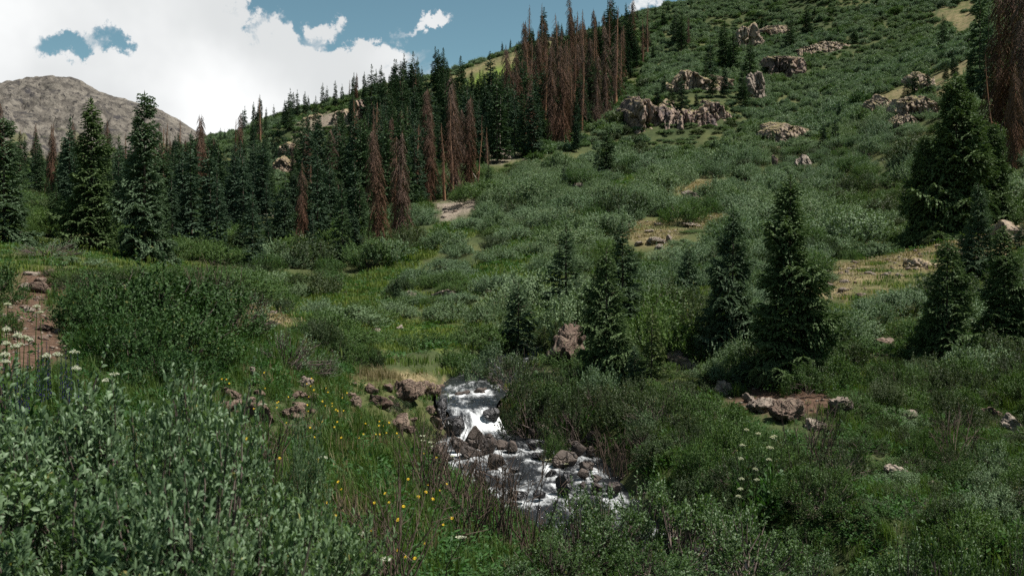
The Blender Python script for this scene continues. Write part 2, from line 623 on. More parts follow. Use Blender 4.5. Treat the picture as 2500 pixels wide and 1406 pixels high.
M_SAGE = leaf_material('willow_leaf_grey_green', (0.070, 0.114, 0.064, 1), (0.148, 0.208, 0.118, 1), dry=(0.12, 0.11, 0.06, 1), trans=0.18, rough=0.6, spec=0.12, warm=0.4)
M_HERO = leaf_material('willow_leaf_pale_underside', (0.046, 0.088, 0.042, 1), (0.158, 0.225, 0.118, 1), dry=(0.20, 0.18, 0.06, 1), trans=0.28, rough=0.5, spec=0.25, dry_share=0.994, warm=0.3)
M_HEROG = leaf_material('willow_leaf_fresh_green', (0.030, 0.062, 0.022, 1), (0.085, 0.138, 0.052, 1), dry=(0.14, 0.14, 0.04, 1), trans=0.28, rough=0.5, spec=0.25, dry_share=0.994)
M_NEEDLE_FAR = leaf_material('spruce_needles_far', (0.021, 0.044, 0.020, 1), (0.044, 0.080, 0.037, 1), trans=0.12, rough=0.7, spec=0.1, tip=(0.078, 0.118, 0.058, 1), warm=0.4)
M_NEEDLE_FARB = leaf_material('spruce_needles_far_blue', (0.021, 0.045, 0.026, 1), (0.045, 0.080, 0.048, 1), trans=0.12, rough=0.7, spec=0.1, tip=(0.084, 0.124, 0.080, 1), warm=0.4)
M_GREEN = leaf_material('bush_leaf_green', (0.028, 0.062, 0.020, 1), (0.082, 0.136, 0.045, 1), dry=(0.12, 0.13, 0.03, 1), trans=0.25, rough=0.55, spec=0.15)
M_DARK = leaf_material('bush_leaf_dark', (0.019, 0.036, 0.015, 1), (0.062, 0.088, 0.040, 1), dry=(0.11, 0.10, 0.03, 1), trans=0.22, rough=0.55, spec=0.15)
M_KNOLL = leaf_material('bush_leaf_deep_green_shaded', (0.014, 0.038, 0.011, 1), (0.046, 0.088, 0.026, 1), dry=(0.10, 0.11, 0.03, 1), trans=0.20, rough=0.55, spec=0.12, warm=0.3)  # deep green leaf, darkened further to stand for cloud shadow on the knoll
M_NEEDLE = leaf_material('spruce_needles', (0.028, 0.056, 0.021, 1), (0.060, 0.104, 0.042, 1), trans=0.14, rough=0.6, spec=0.15, tip=(0.130, 0.180, 0.074, 1), warm=0.4)
M_NEEDLE_BLUE = leaf_material('spruce_needles_blue', (0.027, 0.056, 0.028, 1), (0.060, 0.102, 0.055, 1), trans=0.14, rough=0.6, spec=0.15, tip=(0.135, 0.188, 0.110, 1), warm=0.4)
M_NEEDLE_YEL = leaf_material('spruce_needles_young', (0.026, 0.048, 0.014, 1), (0.055, 0.090, 0.028, 1), trans=0.12, rough=0.55, tip=(0.12, 0.15, 0.045, 1))
M_RUST = leaf_material('dead_twigs_rust', (0.082, 0.048, 0.036, 1), (0.225, 0.122, 0.080, 1), trans=0.12, rough=0.9, spec=0.05, tip=(0.150, 0.110, 0.092, 1), warm=0.2, grey=(0.135, 0.098, 0.082, 1))
M_BARK = plain_material('spruce_bark', (0.050, 0.038, 0.030, 1), (0.15, 0.115, 0.09, 1), 10.0, 0.9, 0.1, (1, 1, 0.2), 0.4)
M_DEADBARK = plain_material('bare_dead_bark', (0.10, 0.062, 0.045, 1), (0.30, 0.155, 0.085, 1), 3.0, 0.85, 0.1, (1, 1, 0.15), 0.4)
M_SNAG = plain_material('weathered_grey_wood', (0.16, 0.135, 0.12, 1), (0.40, 0.34, 0.29, 1), 4.0, 0.85, 0.1, (1, 1, 0.12), 0.4)
M_TWIG = plain_material('willow_twig', (0.045, 0.034, 0.030, 1), (0.15, 0.115, 0.10, 1), 8.0, 0.8, 0.15, (1, 1, 0.3))
M_GRASS = leaf_material('meadow_grass', (0.032, 0.062, 0.013, 1), (0.095, 0.145, 0.036, 1), dry=(0.20, 0.15, 0.06, 1), trans=0.32, rough=0.55, spec=0.15)
M_DRYG = leaf_material('dry_grass', (0.12, 0.10, 0.05, 1), (0.22, 0.18, 0.10, 1), trans=0.2, rough=0.7)
M_LUSH = leaf_material('bright_meadow_grass', (0.075, 0.112, 0.026, 1), (0.155, 0.190, 0.056, 1), dry=(0.22, 0.16, 0.06, 1), trans=0.35, rough=0.6, spec=0.1, warm=0.4)
M_HERB = leaf_material('meadow_herbs', (0.016, 0.048, 0.012, 1), (0.050, 0.112, 0.030, 1), trans=0.28, rough=0.55, spec=0.15)
M_BOULDER = rock_material('stream_boulder', (0.042, 0.031, 0.026, 1), (0.088, 0.066, 0.052, 1), (0.028, 0.024, 0.024, 1), wet=0.4, scale=2.0)
M_WETROCK = rock_material('wet_black_rock', (0.016, 0.015, 0.017, 1), (0.034, 0.030, 0.030, 1), (0.012, 0.012, 0.014, 1), wet=0.9, scale=2.0)
M_STONE = rock_material('pale_stone', (0.17, 0.135, 0.11, 1), (0.26, 0.215, 0.175, 1), (0.10, 0.08, 0.068, 1), lichen=(0.24, 0.24, 0.17, 1), scale=2.0)
M_CRAG = rock_material('hillside_crag', (0.20, 0.148, 0.112, 1), (0.33, 0.26, 0.20, 1), (0.10, 0.074, 0.062, 1), lichen=(0.28, 0.25, 0.16, 1), top=(0.18, 0.15, 0.065, 1), scale=0.6, streak=0.3)
M_CLIFF = rock_material('purple_cliff', (0.15, 0.105, 0.090, 1), (0.30, 0.225, 0.175, 1), (0.085, 0.062, 0.062, 1), top=(0.14, 0.12, 0.05, 1), scale=0.4, streak=0.85)
M_RED = rock_material('red_brown_rock', (0.085, 0.055, 0.042, 1), (0.17, 0.125, 0.095, 1), (0.050, 0.034, 0.029, 1), lichen=(0.20, 0.18, 0.12, 1), scale=2.5)


# ------------------------------------------------------------------ ground mesh and its materials
def inpoly(px, py, poly):
    poly = np.asarray(poly, float)
    ins = np.zeros(len(px), bool)
    j = len(poly) - 1
    for i in range(len(poly)):
        xi, yi = poly[i]
        xj, yj = poly[j]
        c = ((yi > py) != (yj > py)) & (px < (xj - xi) * (py - yi) / (yj - yi + 1e-9) + xi)
        ins ^= c
        j = i
    return ins


# patches of ground seen in the photograph: (kind, dmin, dmax, outline in photo pixels)
ZONES = [
    ('lush', 30, 75, [(640, 760), (760, 745), (900, 720), (960, 690), (1010, 655), (1075, 600), (1180, 560), (1120, 540), (1040, 590), (960, 640), (870, 680), (760, 720)]),
    ('lush', 30, 75, [(1130, 690), (1180, 640), (1225, 600), (1330, 560), (1360, 575), (1340, 620), (1240, 660), (1340, 660), (1365, 690), (1300, 720)]),
    ('lush', 60, 120, [(1430, 480), (1500, 440), (1570, 415), (1560, 440), (1490, 470)]),
    ('lush', 40, 70, [(1990, 590), (2060, 555), (2200, 570), (2220, 590)]),
    ('lush', 22, 40, [(880, 800), (1000, 785), (1130, 800), (1100, 850), (900, 850)]),
    ('lush', 22, 50, [(1330, 760), (1360, 690), (1400, 700), (1390, 770)]),
    ('dry', 35, 75, [(1490, 560), (1550, 535), (1640, 540), (1660, 570), (1630, 600), (1560, 598)]), ('dry', 45, 75, [(1670, 540), (1760, 520), (1775, 535), (1690, 556)]),
    ('dry', 55, 110, [(1640, 470), (1690, 435), (1745, 445), (1730, 480)]),
    ('dry', 26, 48, [(1960, 720), (2000, 660), (2150, 630), (2300, 590), (2500, 520), (2560, 560), (2420, 640), (2260, 660), (2160, 715), (2050, 740)]),
    ('dry', 130, 260, [(2280, 30), (2380, 0), (2400, 60), (2330, 80)]),
    ('dry', 170, 300, [(1090, 190), (1180, 152), (1290, 112), (1350, 100), (1340, 118), (1200, 165), (1110, 200)]),
    ('lush', 170, 300, [(1110, 215), (1200, 165), (1330, 125), (1300, 160), (1180, 210)]),
    ('dry', 80, 130, [(2120, 240), (2250, 170), (2360, 110), (2400, 150), (2300, 230), (2180, 270)]),
    ('soil', 9, 24, [(-60, 960), (0, 800), (40, 660), (140, 660), (120, 760), (170, 850), (150, 880)]),
    ('dry', 15, 28, [(560, 820), (560, 740), (620, 720), (720, 770), (700, 800)]),
    ('dry', 17, 26, [(840, 935), (960, 895), (1080, 925), (1060, 950), (900, 950)]),
    ('soil', 16, 21, [(1760, 1000), (1800, 940), (2050, 950), (2060, 1000), (1930, 1020)]),
    ('scree', 70, 110, [(1060, 540), (1080, 490), (1160, 480), (1170, 505), (1100, 545)]),
    ('scree', 140, 240, [(720, 350), (750, 290), (800, 275), (860, 270), (850, 300), (780, 320)]),
    ('scree', 100, 140, [(1190, 400), (1240, 350), (1260, 380), (1230, 400)]),
]
FOREST = [(50, 190, [(-100, 660), (-100, 400), (250, 400), (520, 345), (640, 440), (740, 470), (900, 330), (930, 640), (700, 650), (400, 660)]),
          (80, 260, [(720, 640), (660, 320), (720, 285), (860, 245), (1090, 190), (1300, 120), (1560, 30), (1580, 230), (1500, 260), (1420, 400), (1210, 410), (1180, 520), (940, 640)])]


def zone_weights(x, y, z):
    """how far each ground point belongs to lush / dry / soil / scree / forest ground"""
    ok = y > 1.0
    yy = np.where(ok, y, 1.0)
    px, py = project(x, yy, z)
    px = px + 16 * fbm2(x, y, 2.2, 3, 31) + 10 * fbm2(x, y, 9, 3, 33)
    py = py + 12 * fbm2(x, y, 2.2, 3, 35) + 8 * fbm2(x, y, 9, 3, 37)
    out = {k: np.zeros(len(x)) for k in ('lush', 'dry', 'soil', 'scree', 'forest')}
    for k, a, b, poly in ZONES:
        out[k] = np.maximum(out[k], (inpoly(px, py, poly) & ok & (y > a) & (y < b)).astype(float))
    for a, b, poly in FOREST:
        out['forest'] = np.maximum(out['forest'], (inpoly(px, py, poly) & ok & (y > a) & (y < b)).astype(float))
    out['dry'] *= (fbm2(x, y, 4.0, 3, 39) > -0.34)
    return out


zw = None
for k in range(4):                         # four jittered looks give the patches soft borders
    o_ = rng.normal(0, 1, (2, len(GX))) * np.clip(rg * 0.006, 0.03, 1.2)
    z_ = zone_weights(GX + o_[0], GY + o_[1], GZ)
    zw = z_ if zw is None else {a_: zw[a_] + z_[a_] for a_ in zw}
zw = {a_: v_ / 4 for a_, v_ in zw.items()}
nt_, nr_ = TG.shape
idx = np.arange(nt_ * nr_).reshape(nt_, nr_)
a = idx
b = np.roll(idx, -1, axis=0)
faces = np.stack([a[:, :-1].ravel(), a[:, 1:].ravel(), b[:, 1:].ravel(), b[:, :-1].ravel()], 1)
cap = len(GX)
verts = np.vstack([np.stack([GX, GY, GZ], 1), [[0, 0, -1.7]]])
tri = np.stack([np.full(nt_, cap), idx[:, 0], np.roll(idx[:, 0], -1)], 1)

m, t = new_mat('ground')
pos = t.n('ShaderNodeNewGeometry').outputs['Position']
n_s, n_m, n_l = t.noise(pos, 9.0, 6.0, 0.7), t.noise(pos, 1.3, 5.0, 0.6), t.noise(pos, 0.11, 4.0, 0.6)
c = t.mix(t.ramp(n_m, 0.3, 0.7), (0.026, 0.036, 0.015, 1), (0.050, 0.064, 0.026, 1))
c = t.mix(t.ramp(n_l, 0.4, 0.65), c, (0.070, 0.075, 0.030, 1))
c = t.mix(t.ramp(n_s, 0.60, 0.72), c, (0.055, 0.042, 0.026, 1))
lush = t.mix(t.ramp(n_m, 0.3, 0.7), (0.058, 0.100, 0.020, 1), (0.120, 0.145, 0.035, 1))
dry = t.mix(t.ramp(n_m, 0.3, 0.7), (0.135, 0.105, 0.055, 1), (0.22, 0.175, 0.10, 1))
dry = t.mix(t.ramp(n_s, 0.47, 0.60), dry, (0.075, 0.072, 0.030, 1))
dry = t.mix(t.ramp(t.noise(pos, 0.55, 5.0, 0.65), 0.50, 0.62), dry, (0.072, 0.082, 0.030, 1))
soil = t.mix(t.ramp(n_s, 0.35, 0.65), (0.045, 0.028, 0.019, 1), (0.105, 0.066, 0.046, 1))
scree = t.mix(t.ramp(n_s, 0.4, 0.6), (0.10, 0.08, 0.065, 1), (0.26, 0.215, 0.17, 1))
c = t.mix(t.attr('lush'), c, lush)
c = t.mix(t.attr('dry'), c, dry)
c = t.mix(t.attr('soil'), c, soil)
c = t.mix(t.attr('scree'), c, scree)
p = t.n('ShaderNodeBsdfPrincipled')
t.put(p.inputs['Base Color'], c)
p.inputs['Roughness'].default_value = 0.95
p.inputs['Specular IOR Level'].default_value = 0.05
bp = t.n('ShaderNodeBump')
bp.inputs['Strength'].default_value = 0.6
bp.inputs['Distance'].default_value = 0.08
t.put(bp.inputs['Height'], n_s)
t.put(p.inputs['Normal'], bp.outputs[0])
finish(t, p.outputs[0])
M_GROUND = m
ground = link('ground', mesh_np('ground', verts, [faces, tri], M_GROUND, {k: np.append(v, 0) for k, v in zw.items()}, True))
tag(ground, kind='structure')

# ------------------------------------------------------------------ the far grey mountain
MD = 950.0
prof_px = np.array([-900, -600, -300, -100, 0, 60, 130, 180, 240, 330, 400, 470, 530, 600, 700, 850, 1000, 1400])
prof_py = np.array([420, 330, 250, 222, 208, 193, 184, 193, 220, 248, 275, 312, 345, 375, 410, 450, 480, 520])
nx, ny = 520, 260
U = np.linspace(-900, 1300, nx)
V = np.linspace(-1, 1, ny)
uu, vv = np.meshgrid(U, V, indexing='ij')
crest = np.interp(uu, prof_px, prof_py)
crest_z = (HZ - crest) / F * MD
X = (uu - 1250) / F * MD
Y = MD + vv * 330 - 40 * np.sin(uu / 300.0) * (1 - vv ** 2) * 0
foot = 20.0
fall = 1 - np.abs(vv) ** 1.15
Zm = foot + (crest_z - foot) * fall
x1, y1, z1 = X.ravel(), Y.ravel(), Zm.ravel()
pts = np.stack([x1 / 55, y1 / 55, z1 / 90], 1)
rid = 1 - np.abs(fbm(pts, 6, 41, 0.55))
d1 = (rid - 0.8) * 26 + fbm(pts * 7, 4, 44, 0.6) * 5.0
f1, f2, idv = worley(np.stack([x1 / 14, y1 / 14, z1 / 9], 1), 5)
d1 = d1 + (idv - 0.5) * 8.0
f1, f2, idv = worley(np.stack([x1 / 5, y1 / 5, z1 / 4], 1), 6)
d1 = d1 + (idv - 0.5) * 4.0
edge = np.clip(1 - np.abs(vv.ravel()), 0, 1)
z1 = z1 + d1 * np.clip(np.abs(vv.ravel()) * 5, 0.22, 1) * sstep(edge, 0, 0.1)
ii = np.arange(nx * ny).reshape(nx, ny)
fq = np.stack([ii[:-1, :-1].ravel(), ii[1:, :-1].ravel(), ii[1:, 1:].ravel(), ii[:-1, 1:].ravel()], 1)
m, t = new_mat('mountain_scree')
pos = t.n('ShaderNodeNewGeometry').outputs['Position']
n1, n2, n3 = t.noise(pos, 0.012, 6.0, 0.6), t.noise(pos, 0.07, 9.0, 0.78), t.noise(pos, 0.22, 8.0, 0.8)
c = t.mix(t.ramp(n2, 0.38, 0.62), (0.060, 0.054, 0.048, 1), (0.165, 0.148, 0.126, 1))
c = t.mix(t.ramp(n3, 0.53, 0.60), c, (0.026, 0.024, 0.025, 1))
mpz = t.n('ShaderNodeMapping')
t.put(mpz.inputs[0], pos)
mpz.inputs['Scale'].default_value = (1, 1, 3.5)
c = t.mix(t.ramp(t.noise(mpz.outputs[0], 0.03, 9.0, 0.75, 0.8), 0.55, 0.62), c, (0.045, 0.042, 0.043, 1))
sp = t.n('ShaderNodeSeparateXYZ')
t.put(sp.inputs[0], pos)
low = t.ramp(sp.outputs[2], 125.0, 85.0)
c = t.mix(t.math('MULTIPLY', low, t.ramp(t.noise(pos, 0.03, 6.0, 0.65), 0.50, 0.62)), c, (0.10, 0.105, 0.045, 1))
p = t.n('ShaderNodeBsdfPrincipled')
t.put(p.inputs['Base Color'], c)
p.inputs['Roughness'].default_value = 0.95
p.inputs['Specular IOR Level'].default_value = 0.05
bp = t.n('ShaderNodeBump')
bp.inputs['Strength'].default_value = 0.9
bp.inputs['Distance'].default_value = 3.0
t.put(bp.inputs['Height'], n2)
t.put(p.inputs['Normal'], bp.outputs[0])
finish(t, p.outputs[0])
mountain = link('mountain', mesh_np('mountain', np.stack([x1, y1, z1], 1), fq, m, smooth=False))
tag(mountain, kind='structure')


# ------------------------------------------------------------------ plant builders
def unit(v):
    return v / (np.linalg.norm(v, axis=-1, keepdims=True) + 1e-9)


def tubes(paths, sides=5):
    """paths: list of (points (n,3), radii (n,)) -> verts, quads"""
    V_, F_, off = [], [], 0
    ang = np.linspace(0, 2 * math.pi, sides, endpoint=False)
    for pts_, rad in paths:
        pts_ = np.asarray(pts_, float)
        n = len(pts_)
        tan = unit(np.gradient(pts_, axis=0))
        ref = np.where(np.abs(tan[:, 2:3]) > 0.9, np.array([[1.0, 0, 0]]), np.array([[0, 0, 1.0]]))
        s = unit(np.cross(tan, ref))
        u = np.cross(s, tan)
        ring = pts_[:, None] + (s[:, None] * np.cos(ang)[None, :, None] + u[:, None] * np.sin(ang)[None, :, None]) * np.asarray(rad)[:, None, None]
        V_.append(ring.reshape(-1, 3))
        k = np.arange(n * sides).reshape(n, sides) + off
        a_, b_ = k[:-1], k[1:]
        F_.append(np.stack([a_.ravel(), np.roll(a_, -1, 1).ravel(), np.roll(b_, -1, 1).ravel(), b_.ravel()], 1))
        off += n * sides
    return np.vstack(V_), np.vstack(F_)


def diamonds(p0, p1, width, roll, cross=True, tip=None, mid=0.42):
    """flat rhombic sprays from p0 to p1; two crossed ones when cross is set"""
    n = len(p0)
    d = unit(p1 - p0)
    ref = np.where(np.abs(d[:, 2:3]) > 0.92, np.array([[1.0, 0, 0]]), np.array([[0, 0, 1.0]]))
    s = unit(np.cross(d, ref))
    u = np.cross(s, d)
    cr, sr = np.cos(roll)[:, None], np.sin(roll)[:, None]
    A_ = s * cr + u * sr
    B_ = u * cr - s * sr
    c = p0 * (1 - mid) + p1 * mid
    wd = width[:, None]
    sets = [np.stack([p0, c + A_ * wd, p1, c - A_ * wd], 1)]
    if cross:
        sets.append(np.stack([p0, c + B_ * wd * 0.75, p1, c - B_ * wd * 0.75], 1))
    v = np.concatenate(sets).reshape(-1, 3)
    f = np.arange(len(v)).reshape(-1, 4)
    tv = None if tip is None else np.repeat(np.tile(tip, len(sets)), 4)
    return v, f, tv


def spruce(seed, h, rad, nb, seg, wid, mat, dead=False, base=0.05, power=0.8, bare=0.0, droop=0.12):
    """a spruce: tapered trunk with dead stubs, crown of drooping boughs with side sprays"""
    r_ = np.random.default_rng(seed)
    n = 9
    zt = np.linspace(-0.25, h * 0.985, n)
    wob = np.cumsum(r_.normal(0, 0.006 * h, (n, 2)), 0) * (0.4 if not dead else 0.8)
    wob -= wob[0]
    tr = 0.0105 * h * (1 - np.clip(zt, 0, h) / h) ** 0.85 + 0.006
    if dead:
        tr = tr * 2.0
    trunk_pts = np.column_stack([wob, zt])
    paths = [(trunk_pts, tr)]
    ph = r_.uniform(0, 6.28, 4)
    P0, P1, WD, TP = [], [], [], []
    for i in range(nb):
        tt = base + (0.985 - base) * (i + r_.uniform(0, 1)) / nb
        if r_.uniform() < bare:
            continue
        az = i * 2.39996 + r_.normal(0, 0.35)
        lump = 1 + 0.22 * math.sin(az * 1 + ph[0] + tt * 7) + 0.2 * math.sin(2 * az + ph[1] + 13 * tt) + 0.15 * math.sin(31 * tt + ph[2])
        L = rad * ((1 - tt) ** power) * min(1, 0.80 + 2.2 * tt) * lump * r_.uniform(0.72, 1.18) + 0.035 * (1.2 - tt) * rad + 0.03 * h * 0.3
        if dead:
            L *= r_.uniform(0.5, 1.1)
        o = np.array([np.interp(tt * h, zt, trunk_pts[:, 0]), np.interp(tt * h, zt, trunk_pts[:, 1]), tt * h])
        hd = np.array([math.cos(az), math.sin(az), 0])
        sd = np.array([-math.sin(az), math.cos(az), 0])
        rise = (0.75 * tt ** 2.2 - droop - 0.10 * (1 - tt)) + r_.normal(0, 0.07)
        if dead:
            rise = -0.35 - 0.7 * (1 - tt) + r_.normal(0, 0.15)
        curl = (0.10 if not dead else -0.5)

        def bp_(s):
            s = np.asarray(s)[..., None]
            return o + hd * L * s * (1 - 0.12 * s) + np.array([0, 0, 1.0]) * L * (rise * s + (-0.22 + curl) * s * s + 0.24 * s ** 3 * (0 if dead else 1))
        ns = max(3, int(L / seg) + 1)
        ss = np.linspace(0.08, 1, ns + 1)
        q_ = bp_(ss)
        P0.append(q_[:-1]); P1.append(q_[1:] + (q_[1:] - q_[:-1]) * 0.25)
        WD.append(np.full(ns, wid * (0.9 if not dead else 0.6))); TP.append(ss[1:] ** 2)
        if L > seg * 1.3:
            nt2 = max(2, int(L / (seg * 0.62)))
            for side in (-1, 1):
                s2 = np.linspace(0.18, 0.95, nt2) + r_.uniform(-0.03, 0.03, nt2)
                b0 = bp_(s2)
                tl = (L * (1 - s2) * 0.55 + seg * 1.0) * r_.uniform(0.6, 1.15, nt2)
                tl = np.minimum(tl, 0.55 * L + seg)
                dz = r_.normal(-0.10 if not dead else -0.9, 0.16, nt2)
                dr = unit(hd[None] * 0.75 + sd[None] * side * r_.uniform(0.55, 1.0, nt2)[:, None] + np.array([0, 0, 1.0]) * dz[:, None])
                kmax = int(max(1, math.ceil(tl.max() / seg)))
                for k in range(kmax):
                    use = tl > k * seg * 0.9
                    if not use.any():
                        break
                    a0 = b0[use] + dr[use] * (k * seg) + np.array([0, 0, -0.06 * k * k * seg])
                    a1 = b0[use] + dr[use] * np.minimum((k + 1.25) * seg, tl[use] + 0.02)[:, None] + np.array([0, 0, -0.06 * (k + 1) ** 2 * seg])
                    P0.append(a0); P1.append(a1)
                    WD.append(np.full(use.sum(), wid * (0.85 if not dead else 0.45)) * r_.uniform(0.8, 1.2, use.sum()))
                    TP.append(np.clip(((k + 1) * seg / tl[use]) ** 1.5, 0, 1) * (0.35 + 0.65 * s2[use]))
        if i % 3 == 0:
            paths.append((bp_(np.array([0, 0.5, 0.85])), np.array([0.0035 * h * (1 - tt) + 0.004, 0.002 * h * (1 - tt) + 0.003, 0.002])))
    # leader
    P0.append(np.array([[wob[-1, 0], wob[-1, 1], h * 0.965]])); P1.append(np.array([[wob[-1, 0], wob[-1, 1], h * 1.012]]))
    WD.append(np.array([wid * 0.8])); TP.append(np.array([0.8]))
    P0, P1, WD, TP = np.vstack(P0), np.vstack(P1), np.concatenate(WD), np.concatenate(TP)
    if dead:
        TP = np.clip(P0[:, 2] / h * 1.5 - 0.45, 0, 1)
    v, f, tv = diamonds(P0, P1, WD, r_.uniform(-0.5, 0.5, len(P0)), True, TP)
    crown = mesh_np('crown', v, f, mat, {'tip': tv})
    tv_, tf_ = tubes(paths, 6)
    trunk = mesh_np('trunk', tv_, tf_, M_BARK if not dead else M_DEADBARK, smooth=True)
    return [('trunk', trunk), ('crown', crown)]


def snag(seed, h, nb=16, mat=None):
    r_ = np.random.default_rng(seed)
    n = 8
    zt = np.linspace(-0.2, h, n)
    wob = np.cumsum(r_.normal(0, 0.008 * h, (n, 2)), 0)
    wob -= wob[0]
    pts_ = np.column_stack([wob, zt])
    v, f = tubes([(pts_, 0.012 * h * (1 - np.clip(zt, 0, h) / h * 0.8))], 7)
    tr = mesh_np('trunk', v, f, mat or M_SNAG, smooth=True)
    paths = []
    for i in range(nb):
        tt = r_.uniform(0.2, 0.97)
        az = r_.uniform(0, 6.28)
        o = np.array([np.interp(tt * h, zt, wob[:, 0]), np.interp(tt * h, zt, wob[:, 1]), tt * h])
        L = r_.uniform(0.04, 0.12) * h * (1.1 - tt)
        d_ = np.array([math.cos(az), math.sin(az), r_.uniform(-0.7, 0.1)])
        paths.append((np.stack([o, o + d_ * L * 0.6, o + d_ * L + [0, 0, -0.2 * L]]), np.array([0.004 * h * (1 - tt) + 0.006, 0.008, 0.004])))
    v, f = tubes(paths, 4)
    return [('trunk', tr), ('dead_branches', mesh_np('dead_branches', v, f, mat or M_SNAG))]


LEAF_SPOTS = {}


def shrub(seed, rad, h, ntw, nleaf, ll, lw, mat, nstem=14, fold=False, lumps=5, gap=0.0, dome=False):
    """a willow bush: stems fanning from the root, twigs with spirally set leaves"""
    r_ = np.random.default_rng(seed)
    up = np.array([0, 0, 1.0])
    # leaf clumps at the ends of the main limbs, with hollows between them
    nc = 9 + lumps * 3
    ca = np.arange(nc) * 2.39996 + r_.uniform(0, 0.8, nc)
    cz = (r_.permutation(nc) + 0.5) / nc
    cr_ = np.sqrt(np.clip(1 - cz ** 2, 0.0, 1)) * r_.uniform(0.70, 1.0, nc)
    cdir = np.stack([np.cos(ca) * cr_ * rad, np.sin(ca) * cr_ * rad, (0.14 + 0.72 * cz * r_.uniform(0.72, 1.08, nc)) * h], 1)
    crad = r_.uniform(0.13, 0.30, nc) * (rad + h) * 0.5
    if dome:                               # a closed, rounded bush: the clumps touch
        cdir *= np.array([0.78, 0.78, 0.86])
        crad = r_.uniform(0.24, 0.38, nc) * (rad + h) * 0.5
    ci = r_.integers(0, nc, ntw)
    q_ = unit(r_.normal(0, 1, (ntw, 3)) + np.array([0, 0, 0.35]))
    tip = cdir[ci] + q_ * (crad[ci] * r_.uniform(0.25, 1.0, ntw) ** 0.5)[:, None] * np.array([1, 1, 0.8])
    stray = r_.uniform(0, 1, ntw) < 0.05
    tip[stray] += (unit(cdir[ci][stray]) * 0.5 + up * 0.7) * (crad[ci][stray] * r_.uniform(0.3, 0.8, stray.sum()))[:, None]
    tip[:, 2] = np.maximum(tip[:, 2], 0.03 * h)
    root_ = cdir[ci] * 0.72 - up * crad[ci][:, None] * 0.5
    td = unit(unit(tip - root_) + up * 0.25 + r_.normal(0, 0.22, (ntw, 3)))
    tw_l = r_.uniform(0.6, 1.2, ntw) * crad[ci] * 0.75
    bse = tip - td * tw_l[:, None]
    keep = r_.uniform(0, 1, ntw) > gap
    s = np.linspace(0.1, 1.02, nleaf)[None, :] + r_.uniform(-0.06, 0.06, (ntw, nleaf))
    pos_ = bse[:, None] + (tip - bse)[:, None] * s[..., None]
    pos_ = pos_[keep].reshape(-1, 3)
    tdd = np.repeat(td[keep], nleaf, 0)
    n = len(pos_)
    rnd = unit(r_.normal(0, 1, (n, 3)))
    ld = unit(tdd * 0.7 + rnd * 0.8 + up * 0.12)
    if fold:                               # near shoots: leaves stand along the twig
        ld = unit(tdd * 0.75 + rnd * 0.75 + up * 0.05)
    L = ll * r_.uniform(0.65, 1.25, n)
    Wd = lw * L / ll * r_.uniform(0.8, 1.2, n)
    outw = unit(pos_ - np.array([0, 0, 0.15 * h]))
    nrm = unit(up * 0.35 + outw * 0.75 + rnd[:, [1, 2, 0]] * 0.75)
    sd = unit(np.cross(ld, nrm))
    nr = np.cross(sd, ld)
    t0, t1 = pos_, pos_ + ld * L[:, None] + nr * (-0.12 * L[:, None])
    c1 = pos_ + ld * (L * 0.42)[:, None]
    if not fold:
        v = np.stack([t0, c1 + sd * Wd[:, None], t1, c1 - sd * Wd[:, None]], 1).reshape(-1, 3)
        f = np.arange(n * 4).reshape(-1, 4)
        faces_ = f
    else:
        lift = nr * (Wd * 0.35)[:, None]
        c2 = pos_ + ld * (L * 0.72)[:, None]
        v = np.stack([t0, c1 + sd * Wd[:, None] + lift, c2 + sd * (Wd * 0.72)[:, None] + lift * 0.7, t1, c2 - sd * (Wd * 0.72)[:, None] + lift * 0.7,
                      c1 - sd * Wd[:, None] + lift, c1, c2], 1).reshape(-1, 3)
        o = np.arange(n)[:, None] * 8
        quads = np.vstack([o + np.array([[6, 1, 2, 7]]), o + np.array([[5, 6, 7, 4]])])
        tris = np.vstack([o + np.array([[0, 1, 6]]), o + np.array([[0, 6, 5]]), o + np.array([[7, 2, 3]]), o + np.array([[4, 7, 3]])])
        faces_ = [quads, tris]
    leaves = mesh_np('foliage', v, faces_, mat)
    if fold:
        pick = r_.choice(n, 70, replace=False)
        LEAF_SPOTS[leaves.name] = [(pos_[i] + ld[i] * 0.01, sd[i] * Wd[i] * 1.05, ld[i] * L[i] * 1.1, nr[i] * L[i]) for i in pick]
    paths = []
    for i in range(nstem):
        k = r_.integers(0, ntw)
        e = bse[k]
        o_ = np.array([r_.normal(0, 0.10 * rad), r_.normal(0, 0.10 * rad), -0.08])
        m1 = o_ + (e - o_) * 0.45 + up * 0.12 * h + r_.normal(0, 0.05 * rad, 3)
        paths.append((np.stack([o_, (o_ + m1) / 2 + up * 0.03 * h, m1, e, e + (tip[k] - e) * 0.9]), np.array([1.0, 0.85, 0.7, 0.42, 0.18]) * 0.011 * h ** 0.5 * r_.uniform(0.7, 1.3)))
    for k in r_.choice(ntw, min(ntw, nstem * 4), replace=False):
        paths.append((np.stack([bse[k] * 0.72, bse[k], tip[k]]), np.array([0.006, 0.0045, 0.002]) * h ** 0.5))
    v, f = tubes(paths, 4)
    return [('stems', mesh_np('stems', v, f, M_TWIG)), ('foliage', leaves)]


